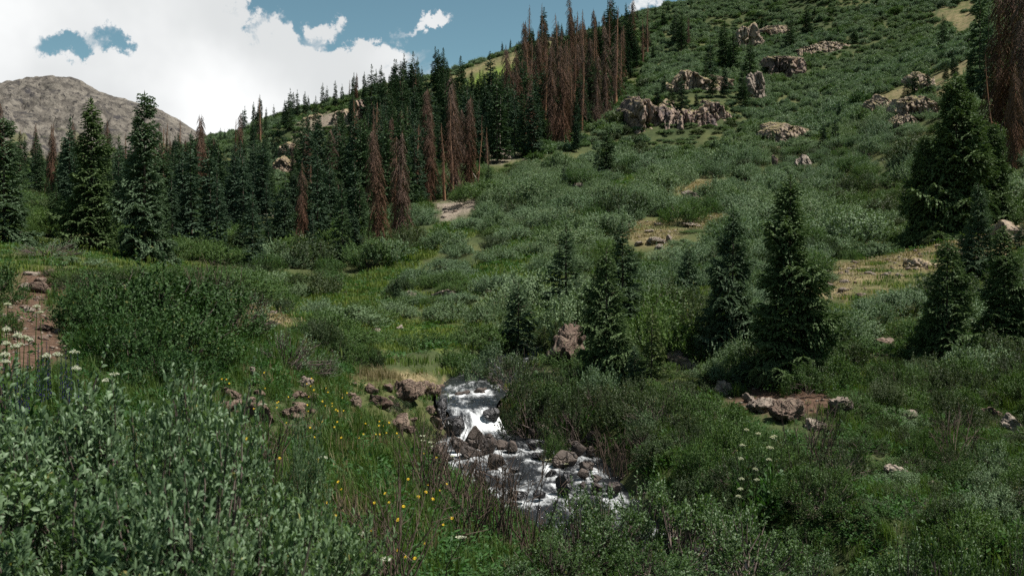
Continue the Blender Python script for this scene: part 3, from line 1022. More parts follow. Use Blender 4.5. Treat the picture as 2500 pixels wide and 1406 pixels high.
# ------------------------------------------------------------------ scattering what nobody could count
def scatter(name, protos, pts_, rotz, scl, var, label=None, cat=None):
    """one 'stuff' object: points that instance the given meshes (geometry nodes)"""
    me = bpy.data.meshes.new(name)
    me.vertices.add(len(pts_))
    me.vertices.foreach_set('co', np.asarray(pts_, np.float32).ravel())
    scl = np.asarray(scl, np.float32)
    if scl.ndim == 1:
        scl = np.repeat(scl[:, None], 3, 1)
    for k, v, typ in (('rz', rotz, 'FLOAT'), ('vr', var, 'INT')):
        a_ = me.attributes.new(k, typ, 'POINT')
        a_.data.foreach_set('value', np.asarray(v, np.float32 if typ == 'FLOAT' else np.int32))
    me.attributes.new('sc', 'FLOAT_VECTOR', 'POINT').data.foreach_set('vector', scl.ravel())
    o = link(name, me)
    g = bpy.data.node_groups.new(name, 'GeometryNodeTree')
    g.interface.new_socket('Geometry', in_out='INPUT', socket_type='NodeSocketGeometry')
    g.interface.new_socket('Geometry', in_out='OUTPUT', socket_type='NodeSocketGeometry')
    gi, go = g.nodes.new('NodeGroupInput'), g.nodes.new('NodeGroupOutput')
    jn = g.nodes.new('GeometryNodeJoinGeometry')

    def na(nm, typ):
        nd = g.nodes.new('GeometryNodeInputNamedAttribute')
        nd.data_type = typ
        nd.inputs[0].default_value = nm
        return nd.outputs[0]
    rz, sc_, vr = na('rz', 'FLOAT'), na('sc', 'FLOAT_VECTOR'), na('vr', 'INT')
    cx = g.nodes.new('ShaderNodeCombineXYZ')
    g.links.new(rz, cx.inputs[2])
    for k, pm in enumerate(protos):
        po = bpy.data.objects.new(name + '_source', pm)      # not linked to the scene: only its mesh is used
        oi = g.nodes.new('GeometryNodeObjectInfo')
        oi.inputs['Object'].default_value = po
        oi.inputs['As Instance'].default_value = False
        cmp_ = g.nodes.new('FunctionNodeCompare')
        cmp_.data_type = 'INT'
        cmp_.operation = 'EQUAL'
        g.links.new(vr, cmp_.inputs[2])
        cmp_.inputs[3].default_value = k
        ip = g.nodes.new('GeometryNodeInstanceOnPoints')
        g.links.new(gi.outputs[0], ip.inputs['Points'])
        g.links.new(cmp_.outputs[0], ip.inputs['Selection'])
        g.links.new(oi.outputs['Geometry'], ip.inputs['Instance'])
        g.links.new(cx.outputs[0], ip.inputs['Rotation'])
        g.links.new(sc_, ip.inputs['Scale'])
        g.links.new(ip.outputs[0], jn.inputs[0])
    g.links.new(jn.outputs[0], go.inputs[0])
    md = o.modifiers.new('scatter', 'NODES')
    md.node_group = g
    tag(o, label, cat, None, 'stuff')
    return o


def joined(parts, name):
    """the parts of a plant as one mesh (for the far mass of plants)"""
    mats = []
    V_, F4, off, mi = [], [], 0, []
    for k, (_, me) in enumerate(parts):
        v = np.zeros(len(me.vertices) * 3, np.float32)
        me.vertices.foreach_get('co', v)
        l = np.zeros(len(me.loops), np.int32)
        me.loops.foreach_get('vertex_index', l)
        V_.append(v.reshape(-1, 3))
        F4.append(l.reshape(-1, 4) + off)
        off += len(V_[-1])
        mi.append(np.full(len(F4[-1]), k, np.int32))
        mats.append(me.materials[0])
    out = mesh_np(name, np.vstack(V_), np.vstack(F4))
    for mm in mats:
        out.materials.append(mm)
    out.polygons.foreach_set('material_index', np.concatenate(mi))
    return out


# ------------------------------------------------------------------ rocks
def rock(seed, size, mat, sub=4, blocky=0.22, cell=0.5, crack=0.10, rough=0.05, squash=2.6, vert=1.0, name='rock', boxy=1.0):
    """a broken rock: rounded block with fracture planes, cracks and a rough skin; origin at its base centre"""
    bm = bmesh.new()
    bmesh.ops.create_icosphere(bm, subdivisions=sub, radius=1.0)
    v = np.array([q_.co[:] for q_ in bm.verts])
    f = np.array([[q_.index for q_ in fc.verts] for fc in bm.faces])
    bm.free()
    r_ = np.random.default_rng(seed)
    # cut by a few random planes: flat broken faces
    if boxy < 1:
        v = unit(np.sign(v) * np.abs(v) ** boxy) * (np.abs(v) ** 4).sum(1, keepdims=True) ** -0.10
    for k in range(15):
        nn = unit(r_.normal(0, 1, 3) * np.array([1, 1, 0.8]))
        d_ = r_.uniform(0.44, 0.86)
        ex = np.clip(v @ nn - d_, 0, None)
        v = v - nn[None] * ex[:, None]
    s = np.array(size, float)
    v = v * s
    sm = float(np.mean(s))
    c = np.stack([v[:, 0], v[:, 1], v[:, 2] / vert], 1) / (cell * sm)
    f1, f2, idv = worley(c + r_.uniform(0, 50, 3), seed)
    nrm = unit(v / s ** 2 * sm)
    disp = (idv - 0.5) * blocky * sm - crack * sm * (1 - sstep(f2 - f1, 0.0, 0.16))
    disp += fbm(v / (0.35 * sm) + seed, 4, seed + 3, 0.6) * rough * sm
    horiz = nrm * (np.array([1, 1, 0.5]) if vert > 1.5 else 1.0)
    v = v + horiz * disp[:, None]
    return mesh_np(name, v, f, mat)


def cliff(seed, w_, h_, depth, mat, ncol=14, amp=0.16, lean=0.22):
    """a jointed rock face with cracks and ledges, rounded off at the ends and running back into the hill"""
    r_ = np.random.default_rng(seed)
    nu, nv = 190, 80
    u = np.linspace(0, 1, nu)
    edges = np.sort(np.concatenate([[0, 1], r_.uniform(0.02, 0.98, ncol)]))
    v = np.linspace(0, 1.6, nv)                     # 0..1 up the face, beyond: back over the top
    uu_, vv_ = np.meshgrid(u, v, indexing='ij')
    U3 = np.stack([uu_.ravel(), vv_.ravel(), np.full(uu_.size, seed * 0.37)], 1)
    uj = uu_ + 0.05 * fbm(U3 * np.array([5, 2.5, 1]), 4, seed).reshape(uu_.shape)
    col = np.clip(np.searchsorted(edges, uj.ravel()) - 1, 0, len(edges) - 2)
    dep = r_.uniform(-1, 1, len(edges))[col].reshape(uu_.shape)
    gapd = np.minimum(np.abs(uj.ravel()[:, None] - edges[None]).min(1), 0.012).reshape(uu_.shape) / 0.012
    ang = (uu_ - 0.5) * 2.6
    env = np.clip(np.cos((uu_ - 0.5) * 2.9), 0.0, 1) ** 0.4
    prof = 0.93 + 0.34 * fbm(np.stack([u * 4.5, u * 0, u * 0 + seed], 1), 4, seed + 2, 0.6)[:, None]
    hh = h_ * (0.25 + 0.75 * env * prof)
    f1, f2, idv = worley(np.stack([uj.ravel() * w_ / h_ * 5.0, vv_.ravel() * 2.2, np.full(uu_.size, seed * 1.7)], 1), seed)
    g1, g2, idw = worley(np.stack([uj.ravel() * w_ / h_ * 12.0, vv_.ravel() * 6.0, np.full(uu_.size, seed * 2.3)], 1), seed + 1)
    face = np.clip(vv_, 0, 1)
    over = np.clip(vv_ - 1, 0, 1) / 0.6
    big_ = fbm(U3 * np.array([3.2, 1.6, 1]), 3, seed + 4).reshape(uu_.shape)
    out = amp * h_ * (0.5 * dep + 1.6 * big_) + (idv.reshape(uu_.shape) - 0.5) * amp * 1.1 * h_ + (idw.reshape(uu_.shape) - 0.5) * amp * 0.45 * h_ - (1 - gapd) * amp * 0.6 * h_
    out -= amp * 0.5 * h_ * (1 - sstep(f2 - f1, 0, 0.12)).reshape(uu_.shape)
    out += fbm(U3 * np.array([w_ / h_ * 9, 9, 1]), 5, seed + 5, 0.62).reshape(uu_.shape) * amp * 0.5 * h_
    out *= np.clip(1 - over * 0.8, 0, 1)
    X_ = np.sin(ang) / math.sin(1.3) * w_ * 0.5 + np.sin(ang) * out * 0.6
    Y_ = -(np.cos(ang) - 0.3) * depth * 0.5 - np.cos(ang) * out + lean * face * h_ + over * depth * 1.6
    Z_ = face * hh + over * (0.30 * h_ + out * 0.8)
    k_ = np.arange(nu * nv).reshape(nu, nv)
    f = np.stack([k_[:-1, :-1].ravel(), k_[1:, :-1].ravel(), k_[1:, 1:].ravel(), k_[:-1, 1:].ravel()], 1)
    return mesh_np('rock_face', np.stack([X_.ravel(), Y_.ravel(), Z_.ravel()], 1), f, mat)


def put_rock(mesh, name, loc, label, cat, group=None, rot=(0, 0, 0), scale=1.0):
    o = link(name, mesh, None, loc, rot, scale)
    tag(o, label, cat, group)
    return o


ORD = ['first', 'second', 'third', 'fourth', 'fifth', 'sixth', 'seventh', 'eighth', 'ninth', 'tenth', 'eleventh', 'twelfth', 'thirteenth', 'fourteenth', 'fifteenth', 'sixteenth', 'seventeenth', 'eighteenth',
       'nineteenth', 'twentieth']


def ordinal(k):
    if k < 20:
        return ORD[k]
    tens = ['', '', 'twenty', 'thirty', 'forty', 'fifty', 'sixty', 'seventy', 'eighty', 'ninety']
    q_, r_ = divmod(k + 1, 10)
    if q_ >= 10:
        return '%dth' % (k + 1)
    return tens[q_] + '-' + ORD[r_ - 1] if r_ else tens[q_][:-1] + 'ieth'


# ------------------------------------------------------------------ the stream
ns_, nc_ = len(SC), 34
fine = catmull(ST, 34)
tan = unit(np.gradient(fine[:, :2], axis=0))
nrm2 = np.stack([-tan[:, 1], tan[:, 0]], 1)
cr = np.linspace(-1.12, 1.12, nc_)
wx_ = fine[:, None, 0] + nrm2[:, None, 0] * cr[None] * fine[:, None, 3]
wy_ = fine[:, None, 1] + nrm2[:, None, 1] * cr[None] * fine[:, None, 3]
wz_ = np.repeat(fine[:, 2:3], nc_, 1)
arc = np.concatenate([[0], np.cumsum(np.hypot(*np.diff(fine[:, :2], axis=0).T))])
slope = -np.gradient(fine[:, 2], arc + np.arange(len(arc)) * 1e-6)
ss_ = np.repeat(arc[:, None], nc_, 1)
xf, yf = wx_.ravel(), wy_.ravel()
flow = np.stack([ss_.ravel() / 0.55, (cr[None] * fine[:, None, 3]).ravel() / 0.22, np.zeros(xf.size)], 1)
turb = fbm(flow, 4, 61, 0.6) * 0.075 + fbm(flow * 3.1, 3, 65, 0.6) * 0.03
turb *= np.repeat(np.clip(0.6 + slope * 2.0, 0.5, 1.6), nc_)

# boulders standing in and beside the water: photo x, y of the foot, width px, height px, material, words
BOULD = [
    (1110, 1062, 78, 66, 'wet', 'square wet black boulder in the falls with water sheeting over it'),
    (1198, 1030, 66, 50, 'wet', 'dark wet boulder squeezed against the mossy right side of the falls'),
    (1160, 1095, 62, 60, 'dry', 'pointed brown boulder on top of the mid-stream pile'),
    (1185, 1108, 70, 52, 'dry', 'slab-sided brown boulder at the front right of the mid-stream pile'),
    (1120, 1108, 56, 50, 'dry', 'dark brown boulder at the left flank of the mid-stream pile'),
    (1150, 1118, 72, 32, 'dry', 'low flat boulder at the foot of the mid-stream pile'),
    (1062, 1112, 46, 32, 'dry', 'flat reddish slab at the left water edge'),
    (1085, 1128, 60, 26, 'dry', 'long dark slab between the white flowers and the water'),
    (1228, 1098, 48, 26, 'dry', 'brown boulder just right of the mid-stream pile'),
    (1245, 1106, 50, 30, 'dry', 'dark pyramid boulder standing alone in mid-stream'),
    (1298, 1096, 40, 24, 'wet', 'black wet boulder below the gravel spit'),
    (1205, 1150, 64, 44, 'dry', 'large squared brown boulder in the white riffle'),
    (1310, 1122, 50, 20, 'wet', 'low washed boulder in the middle of the riffle'),
    (1378, 1140, 74, 42, 'dry', 'broad purplish boulder near the right bank'),
    (1415, 1112, 52, 40, 'dry', 'angular brown boulder against the right bank bushes'),
    (1450, 1095, 48, 44, 'dry', 'upright reddish boulder high on the right bank'),
    (1440, 1112, 34, 26, 'dry', 'small brown block beside the upright reddish boulder'),
    (1432, 1150, 50, 24, 'dry', 'rounded brown boulder in the right shallows'),
    (1425, 1168, 44, 28, 'dry', 'grey-brown boulder leaning on the rounded one in the right shallows'),
    (1456, 1178, 40, 24, 'dry', 'oval grey boulder at the right water edge'),
    (1455, 1200, 44, 24, 'dry', 'flat grey boulder nearest the lower right bank'),
    (1500, 1205, 58, 34, 'dry', 'tilted brown slab under the lower right bank bushes'),
    (1385, 1205, 66, 50, 'wet', 'big black boulder with a thread of water beside the lower drop'),
    (1345, 1165, 40, 18, 'wet', 'small black stone awash above the lower drop'),
    (1180, 1190, 44, 34, 'wet', 'dark stone behind the bare twigs at the left water edge'),
    (1165, 1170, 36, 26, 'wet', 'round dark stone among the bare twigs'),
    (1265, 1225, 56, 36, 'wet', 'dark boulder splitting the lower drop'),
    (1320, 1215, 44, 22, 'wet', 'washed black stone in the foam of the lower drop'),
    (1258, 1150, 30, 14, 'wet', 'small washed stone in the centre riffle'),
    (1120, 972, 30, 16, 'dry', 'grey stone in the row above the falls, left one'),
    (1140, 968, 34, 18, 'dry', 'brown stone in the row above the falls, middle one'),
    (1170, 966, 44, 20, 'dry', 'largest dark stone in the row above the falls'),
    (1180, 958, 24, 14, 'dry', 'pale stone lying behind the row above the falls'),
    (1330, 1062, 46, 34, 'pale', 'grey split stone on the gravel spit at the right edge'),
    (1300, 1064, 24, 18, 'dry', 'small rusty stone on the gravel spit'),
    (1352, 1072, 22, 18, 'pale', 'pale cobble on the gravel spit'),
    (1322, 1058, 18, 12, 'pale', 'little white cobble on the gravel spit'),
    (1395, 1085, 30, 18, 'dry', 'brown cobble between the gravel spit and the right bank'),
    (1365, 1178, 34, 18, 'dry', 'brown stone half sunk below the broad purplish boulder'),
    (1425, 1195, 30, 22, 'dry', 'small upright stone among the lower right boulders'),
    (1100, 1190, 40, 30, 'dry', 'brown stone half hidden by grass at the left bank'),
]
foam_pts = []
blist = []
for k, (px, py, wpx, hpx, kind, words) in enumerate(BOULD):
    d_ = float(np.interp(py, [950, 975, 1000, 1062, 1110, 1176, 1240, 1300], [20.6, 19.6, 18.7, 17.5, 16.2, 14.5, 13.1, 12.2]))
    x_ = (px - 1250) / F * d_
    z_ = (HZ - py) / F * d_
    wm, hm = wpx / F * d_, hpx / F * d_
    blist.append((x_, d_ + wm * 0.25, z_, wm, hm, kind, words, k))
    foam_pts.append((x_, d_, wm))
fp = np.array(foam_pts)
dd = np.hypot(xf[:, None] - fp[None, :, 0], (yf[:, None] - fp[None, :, 1])) / (fp[None, :, 2] * 0.9)
rockfoam = np.exp(-np.clip(dd.min(1) - 0.45, 0, 9) ** 2 / 0.22)
nf = fbm(flow * 0.9 + 3.3, 5, 71, 0.62)
foam = np.repeat(np.clip(slope * 1.7, 0, 0.62), nc_) + rockfoam * 0.55 + nf * 0.85 + 0.12
# black curtain of the square boulder and glassy pool edges stay clear
edge_ = np.abs(np.repeat(cr[None], len(fine), 0).ravel())
foam -= sstep(edge_, 0.8, 1.1) * 0.3
foam += 0.14 * sstep(yf, 18.6, 19.2) * (1 - sstep(yf, 20.6, 21.5))
foam = np.clip(foam, 0, 1.4)
water_v = np.stack([xf, yf, wz_.ravel() + turb + foam * 0.025 - sstep(edge_, 0.85, 1.12) * 0.03], 1)
k_ = np.arange(len(fine) * nc_).reshape(len(fine), nc_)
wf = np.stack([k_[:-1, :-1].ravel(), k_[:-1, 1:].ravel(), k_[1:, 1:].ravel(), k_[1:, :-1].ravel()], 1)
m, t = new_mat('stream_water')
uvn = t.n('ShaderNodeUVMap').outputs[0]
n1 = t.noise(uvn, 5.0, 8.0, 0.7, 0.6)
n2 = t.noise(uvn, 16.0, 6.0, 0.7, 0.8)
fm = t.math('ADD', t.attr('foam'), t.math('ADD', t.math('MULTIPLY', t.math('SUBTRACT', n1, 0.5), 2.4), t.math('MULTIPLY', t.math('SUBTRACT', n2, 0.5), 1.2)))
fm = t.math('MULTIPLY', t.ramp(fm, 0.28, 1.45), 0.9)
wat = t.n('ShaderNodeBsdfPrincipled')
wat.inputs['Base Color'].default_value = (0.016, 0.017, 0.019, 1)
wat.inputs['Roughness'].default_value = 0.06
wat.inputs['IOR'].default_value = 1.33
b1 = t.n('ShaderNodeBump')
b1.inputs['Strength'].default_value = 1.0
b1.inputs['Distance'].default_value = 0.10
t.put(b1.inputs['Height'], n1)
t.put(wat.inputs['Normal'], b1.outputs[0])
fo = t.n('ShaderNodeBsdfPrincipled')
fo.inputs['Base Color'].default_value = (0.78, 0.80, 0.81, 1)
fo.inputs['Roughness'].default_value = 0.6
t.put(fo.inputs['Normal'], b1.outputs[0])
mx = t.n('ShaderNodeMixShader')
t.put(mx.inputs[0], fm)
t.put(mx.inputs[1], wat.outputs[0])
t.put(mx.inputs[2], fo.outputs[0])
finish(t, mx.outputs[0])
M_WATER = m
uv_ = np.stack([flow[:, 0] * 0.22, flow[:, 1] * 0.24], 1)
water = link('stream_water', mesh_np('stream_water', water_v, wf, M_WATER, {'foam': foam}, True, uv_))
tag(water, 'dark stream with white riffles tumbling over a small fall among boulders', 'stream', None, 'structure')

for (x_, y_, z_, wm, hm, kind, words, k) in blist:
    mt = {'wet': M_WETROCK, 'dry': M_BOULDER, 'pale': M_STONE}[kind]
    blk = k == 0
    me = rock(200 + k, (wm * 0.47, wm * 0.40, hm * 0.60), mt, 4 if wm > 0.2 else 3, 0.10, 0.9, 0.03, 0.035, name='boulder')
    put_rock(me, 'boulder', (x_, y_, z_ + hm * 0.36), words, 'boulder', 'boulders in the stream', (0, 0, 0 if blk else (k * 1.7) % 0.8 - 0.4))

# ------------------------------------------------------------------ crags and rocks on the land
# photo x, y of the middle, width px, height px, distance, material, look (vertical joints), words
CRAGS = [
    (1665, 300, 160, 132, 136, M_CLIFF, 3.2, 'tall dark purple cliff with vertical cracks below the spruce clump'),
    (1578, 290, 66, 96, 137, M_CLIFF, 2.6, 'reddish buttress at the left end of the purple cliff'),
    (1752, 290, 86, 78, 138, M_CLIFF, 3.0, 'right-hand shoulder of the purple cliff with a mossy lip'),
    (1690, 215, 110, 80, 152, M_CRAG, 1.8, 'tan crag with small spruces rooted in its ledges above the purple cliff'),
    (1845, 207, 46, 66, 152, M_STONE, 2.4, 'smooth pale slab at the right edge of the spruce-clad crag'),
    (1765, 215, 60, 80, 153, M_CRAG, 2.2, 'narrow pale rock rib between the spruces on the crag'),
    (1922, 152, 78, 52, 172, M_CLIFF, 1.8, 'brown squared crag with a leaning spruce on its top'),
    (2022, 112, 130, 34, 188, M_CRAG, 1.3, 'long whale-backed outcrop high on the green slope'),
    (1832, 85, 62, 64, 215, M_CRAG, 1.6, 'pale broken crag on the upper slope left of the whale-backed outcrop'),
    (1918, 66, 64, 40, 222, M_CRAG, 1.3, 'low tan outcrop behind the pair of small dark spruces'),
    (2000, 62, 40, 28, 222, M_CRAG, 1.3, 'small tan outcrop right of the pair of small dark spruces'),
    (1765, 52, 56, 26, 268, M_CRAG, 1.2, 'low outcrop on the crest under the small cloud'),
    (1960, 8, 70, 16, 275, M_CRAG, 1.0, 'thin rock band near the top of the slope'),
    (2080, 0, 80, 14, 275, M_CRAG, 1.0, 'rock band cut by the upper picture edge'),
    (1950, 312, 118, 40, 112, M_CRAG, 1.3, 'sloping tan slab beside the dark juniper thicket'),
    (1905, 290, 62, 24, 122, M_CRAG, 1.2, 'low jumbled rock above the sloping tan slab'),
    (1882, 342, 50, 16, 108, M_CRAG, 1.0, 'tan toe of the sloping slab beside a small spruce'),
    (1966, 380, 38, 30, 92, M_STONE, 1.3, 'rounded grey boulder in the willows below the sloping slab'),
    (1826, 388, 24, 12, 100, M_STONE, 1.0, 'small grey boulder peeping out of the hillside willows'),
    (1893, 388, 20, 24, 97, M_RED, 1.5, 'upright brown stone in the hillside willows'),
    (2255, 268, 104, 62, 92, M_CRAG, 1.4, 'knobbly crag with a dark overhang beside the great dark spruce'),
    (2215, 300, 56, 48, 90, M_CRAG, 1.8, 'fluted lower face of the knobbly crag'),
    (2190, 212, 72, 30, 104, M_CRAG, 1.2, 'strip of broken rock running down to three small spruces'),
    (2265, 160, 60, 26, 118, M_CRAG, 1.0, 'upper strip of broken rock by the dead trees'),
    (870, 272, 34, 50, 185, M_CLIFF, 3.0, 'rock pillars under the ridge spruces'),
    (835, 290, 60, 40, 188, M_CRAG, 1.8, 'pale cliff band under the ridge top'),
    (765, 300, 60, 36, 196, M_CRAG, 1.6, 'grey broken cliff below the lone ridge spruces'),
    (690, 398, 50, 30, 152, M_CRAG, 1.8, 'grey ledge showing between the valley spruces'),
    (700, 352, 46, 26, 165, M_CRAG, 1.4, 'rubbly grey face above the valley ledge'),
    (640, 528, 78, 16, 86, M_STONE, 1.4, 'row of pale blocks in the dark spruce wood'),
    (1112, 508, 84, 40, 86, M_STONE, 1.0, 'pale talus heap under the rust-red dead spruces'),
    (1230, 378, 44, 36, 118, M_STONE, 1.6, 'pale rock face at the foot of the dark spruce belt'),
    (1340, 100, 36, 22, 262, M_CRAG, 1.4, 'tan rocks on the skyline behind the dead trees'),
    (1140, 172, 60, 14, 248, M_CRAG, 1.0, 'pale rim of rock where the far shoulder meets the sky'),
    # nearer
    (1386, 822, 112, 140, 21.5, M_RED, 1.2, 'steep red-brown rock wedge behind the young spruces'),
    (1662, 872, 82, 58, 21.5, M_STONE, 1.5, 'pale lichened block between the middle spruces'),
    (2165, 832, 62, 60, 23.5, M_RED, 1.6, 'brown cracked rock in the bushes right of the tall spruce'),
    (2132, 842, 34, 30, 23.2, M_STONE, 1.2, 'small pale block leaning on the brown cracked rock'),
    (1765, 942, 58, 44, 19.0, M_STONE, 0.8, 'tilted pale slab left of the tall spruce foot'),
    (1832, 968, 30, 28, 18.8, M_STONE, 1.0, 'pale stone at the root of the tall spruce'),
    (1880, 985, 90, 38, 18.2, M_STONE, 0.9, 'broad pale rock under the tall spruce'),
    (1935, 1000, 110, 60, 17.6, M_RED, 1.2, 'mossy brown ledge below the tall spruce'),
    (2050, 985, 70, 56, 18.0, M_STONE, 1.3, 'grey rock step right of the tall spruce foot'),
    (1990, 1035, 60, 34, 17.0, M_STONE, 1.0, 'smooth tan rock face low under the tall spruce'),
    (2228, 1012, 38, 26, 18.0, M_STONE, 1.0, 'grey stone alone in the dark right-hand bushes'),
    (2420, 1005, 66, 36, 17.8, M_RED, 1.0, 'brown rock showing through the bushes at the right side'),
    (2478, 1030, 50, 60, 17.0, M_STONE, 1.0, 'grey rock at the right picture edge'),
    (2190, 1152, 56, 40, 14.0, M_STONE, 1.0, 'white lichened boulder among the dark lower right bushes'),
    (2280, 1178, 34, 22, 13.6, M_STONE, 1.0, 'small pale stone right of the white lichened boulder'),
    (1440, 1312, 52, 50, 10.6, M_RED, 1.0, 'pinkish rock seen through the near willow leaves'),
    (990, 950, 100, 56, 18.6, M_RED, 1.1, 'mossy grey-brown rock above the left edge of the falls'),
    (1055, 948, 52, 52, 18.7, M_RED, 1.2, 'brown knob of rock right at the falls'),
    (1078, 1000, 30, 74, 18.2, M_WETROCK, 2.0, 'dark wet rock wall on the left of the falls'),
    (865, 976, 50, 36, 16.8, M_RED, 1.0, 'rounded rough boulder in the grass left of the falls'),
    (920, 972, 50, 36, 17.6, M_RED, 1.0, 'rough boulder between the falls and the rounded one'),
    (905, 945, 40, 34, 18.8, M_RED, 1.0, 'grey rock standing on the bank left of the falls'),
    (978, 1020, 40, 40, 17.4, M_RED, 1.2, 'brown stone stack in the undercut left bank'),
    (995, 1045, 34, 24, 17.0, M_RED, 1.0, 'dark stone at the foot of the undercut left bank'),
    (895, 1045, 26, 22, 14.6, M_STONE, 1.0, 'grey cobble lying in the flowery grass'),
    (625, 1000, 90, 60, 12.4, M_RED, 1.0, 'crumbling brown earth-and-rock face in the meadow bank'),
    (715, 1000, 80, 50, 12.6, M_RED, 1.0, 'pale crumbling rock right of the brown bank face'),
    (745, 930, 40, 34, 14.6, M_STONE, 1.0, 'grey stone pair above the meadow bank'),
    (612, 905, 24, 24, 14.2, M_STONE, 1.0, 'small pale stone below the twiggy grey bush'),
    (258, 875, 40, 26, 12.0, M_STONE, 1.0, 'pale stone at the trail edge under the big bush'),
    (566, 785, 30, 26, 18.4, M_STONE, 1.2, 'grey split stone on the dry slope, left of two'),
    (610, 783, 26, 20, 18.6, M_STONE, 1.2, 'grey stone on the dry slope, right of two'),
    (672, 742, 14, 14, 24.0, M_STONE, 1.0, 'white pebble-sized rock on the knoll edge'),
    (700, 760, 16, 12, 24.0, M_STONE, 1.0, 'small tan rock on the knoll edge'),
    (918, 805, 32, 18, 30.5, M_STONE, 1.0, 'pale boulder on the grassy rise in the valley'),
    (975, 798, 22, 14, 31.0, M_STONE, 1.0, 'small pale boulder right of the one on the grassy rise'),
    (1000, 722, 44, 36, 38.5, M_STONE, 1.4, 'dark-sided rock beside the lone little spruce'),
    (1090, 712, 60, 28, 39.5, M_STONE, 1.6, 'pale block wall under the long willow hedge'),
    (1132, 700, 14, 14, 40.0, M_STONE, 1.0, 'small pale block at the right end of the block wall'),
    (938, 687, 14, 8, 46.0, M_STONE, 1.0, 'white stone in the bright valley grass'),
    (894, 712, 12, 8, 43.0, M_STONE, 1.0, 'tiny white stone in the lower valley grass'),
    (1596, 584, 52, 26, 54.0, M_STONE, 1.0, 'largest pale rock of the tan rocky clearing'),
    (1562, 592, 28, 16, 53.5, M_STONE, 1.0, 'pale rock at the left of the tan rocky clearing'),
    (1632, 578, 18, 26, 54.0, M_STONE, 1.6, 'upright slab at the right of the tan rocky clearing'),
    (1590, 562, 30, 14, 56.0, M_STONE, 1.0, 'broken rocks in the middle of the tan clearing'),
    (1612, 602, 26, 16, 52.5, M_STONE, 1.0, 'tan rock at the lower edge of the rocky clearing'),
    (1530, 556, 26, 16, 57.0, M_STONE, 1.0, 'reddish ledge at the upper left of the rocky clearing'),
    (1606, 546, 22, 8, 58.0, M_STONE, 1.0, 'flat rock at the top of the rocky clearing'),
    (1690, 548, 54, 10, 57.0, M_STONE, 1.0, 'flat rubble strip right of the rocky clearing'),
    (1690, 462, 36, 14, 80.0, M_STONE, 1.0, 'rubble in the small tan patch up the slope'),
    (1412, 447, 24, 10, 94.0, M_STONE, 1.0, 'pale rock beside the lone young spruce on the slope'),
    (2004, 655, 20, 10, 34.5, M_STONE, 1.0, 'white rock at the tip of the tan grass spur'),
    (2130, 660, 18, 10, 33.0, M_STONE, 1.0, 'small rock on the tan grass spur, right one'),
    (2068, 662, 14, 8, 33.0, M_STONE, 1.0, 'small rock on the tan grass spur, left one'),
    (2250, 640, 100, 24, 34.5, M_CRAG, 0.8, 'flat shattered rock on the tan spur below the great spruce'),
    (2340, 615, 70, 28, 36.0, M_CRAG, 0.8, 'shattered rock behind the right-hand young spruce'),
    (2470, 560, 120, 56, 39.0, M_CRAG, 0.9, 'pale jagged rock rise at the right edge under the great spruce'),
    (2110, 718, 20, 8, 29.0, M_STONE, 1.0, 'reddish flat stone at the foot of the tan spur'),
]
# broken rocks of the two crumbling banks
rb = np.random.default_rng(77)
for (x0_, x1_, y0_, y1_, d_, where) in ((540, 770, 955, 1025, 12.5, 'crumbling meadow bank below the twiggy bush'), (850, 1075, 935, 1050, 17.6, 'broken bank left of the falls')):
    bits = sorted((rb.uniform(x0_, x1_), rb.uniform(y0_, y1_), rb.uniform(18, 50)) for k in range(17))
    for k, (px, py, wpx) in enumerate(bits):
        CRAGS.append((px, py, wpx, wpx * rb.uniform(0.45, 0.8), d_ + (y1_ - py) * 0.012, M_RED, 1.0, 'brown broken rock in the ' + where + ', ' + ordinal(k) + ' from the left'))
for k, (px, py, wpx, hpx, d_, mt, vert, words) in enumerate(CRAGS):
    if d_ < 60:                          # set it where its foot is seen to meet the ground
        p_ = ground_hit(px, py + hpx * 0.5, d_ * 0.72)
        if p_.y < d_ * 1.5:
            d_ = p_.y
    wm, hm = wpx / F * d_, hpx / F * d_
    x_ = (px - 1250) / F * d_
    gz = float(H(x_, d_)[0])
    zc = (HZ - py) / F * d_
    big = wpx > 50
    sz = max(hm * 0.52, 0.05)
    bottom = zc - sz
    if gz < bottom:                      # root it in the ground
        sz2 = (zc + sz - (gz - 0.12)) / 2
        zc = zc + sz - sz2
        sz = sz2
    me = rock(500 + k, (wm * 0.60, max(wm * 0.50, hm * 0.8), sz * 1.15), mt, 5 if big else (4 if wpx > 22 else 3),
              0.26 if vert > 1.5 else 0.20, 0.24 if big else 0.5, 0.09 if big else 0.06, 0.06, vert=vert, name='crag', boxy=0.7)
    if d_ > 60 and wpx > 30:
        low_ = min(gz, zc - hm * 0.5) - 0.25 * hm
        me = cliff(500 + k, wm * 1.08, (zc + hm * 0.52 - low_) * (0.95 if vert >= 1.4 else 0.86), max(wm * 0.45, hm), mt, max(5, int(wpx / 12)), 0.15 if vert > 2 else 0.17, 0.22 if vert >= 1.4 else 0.7)
        put_rock(me, 'rock_outcrop', (x_, d_ + 0.1 * hm, low_), words, 'rock', None, (0, 0, ((k * 53) % 30 - 15) / 60.0))
        continue
    nm = 'rock_outcrop' if d_ > 60 or wpx > 60 else 'rock'
    put_rock(me, nm, (x_, d_ + max(wm * 0.3, hm * 0.5) * (1 if d_ > 60 else 0.6), zc - (0.04 if d_ > 60 else 0.22) * hm), words, 'rock', None, (0, 0.0 if vert > 1.5 else ((k * 37) % 20 - 10) / 60.0, 0))

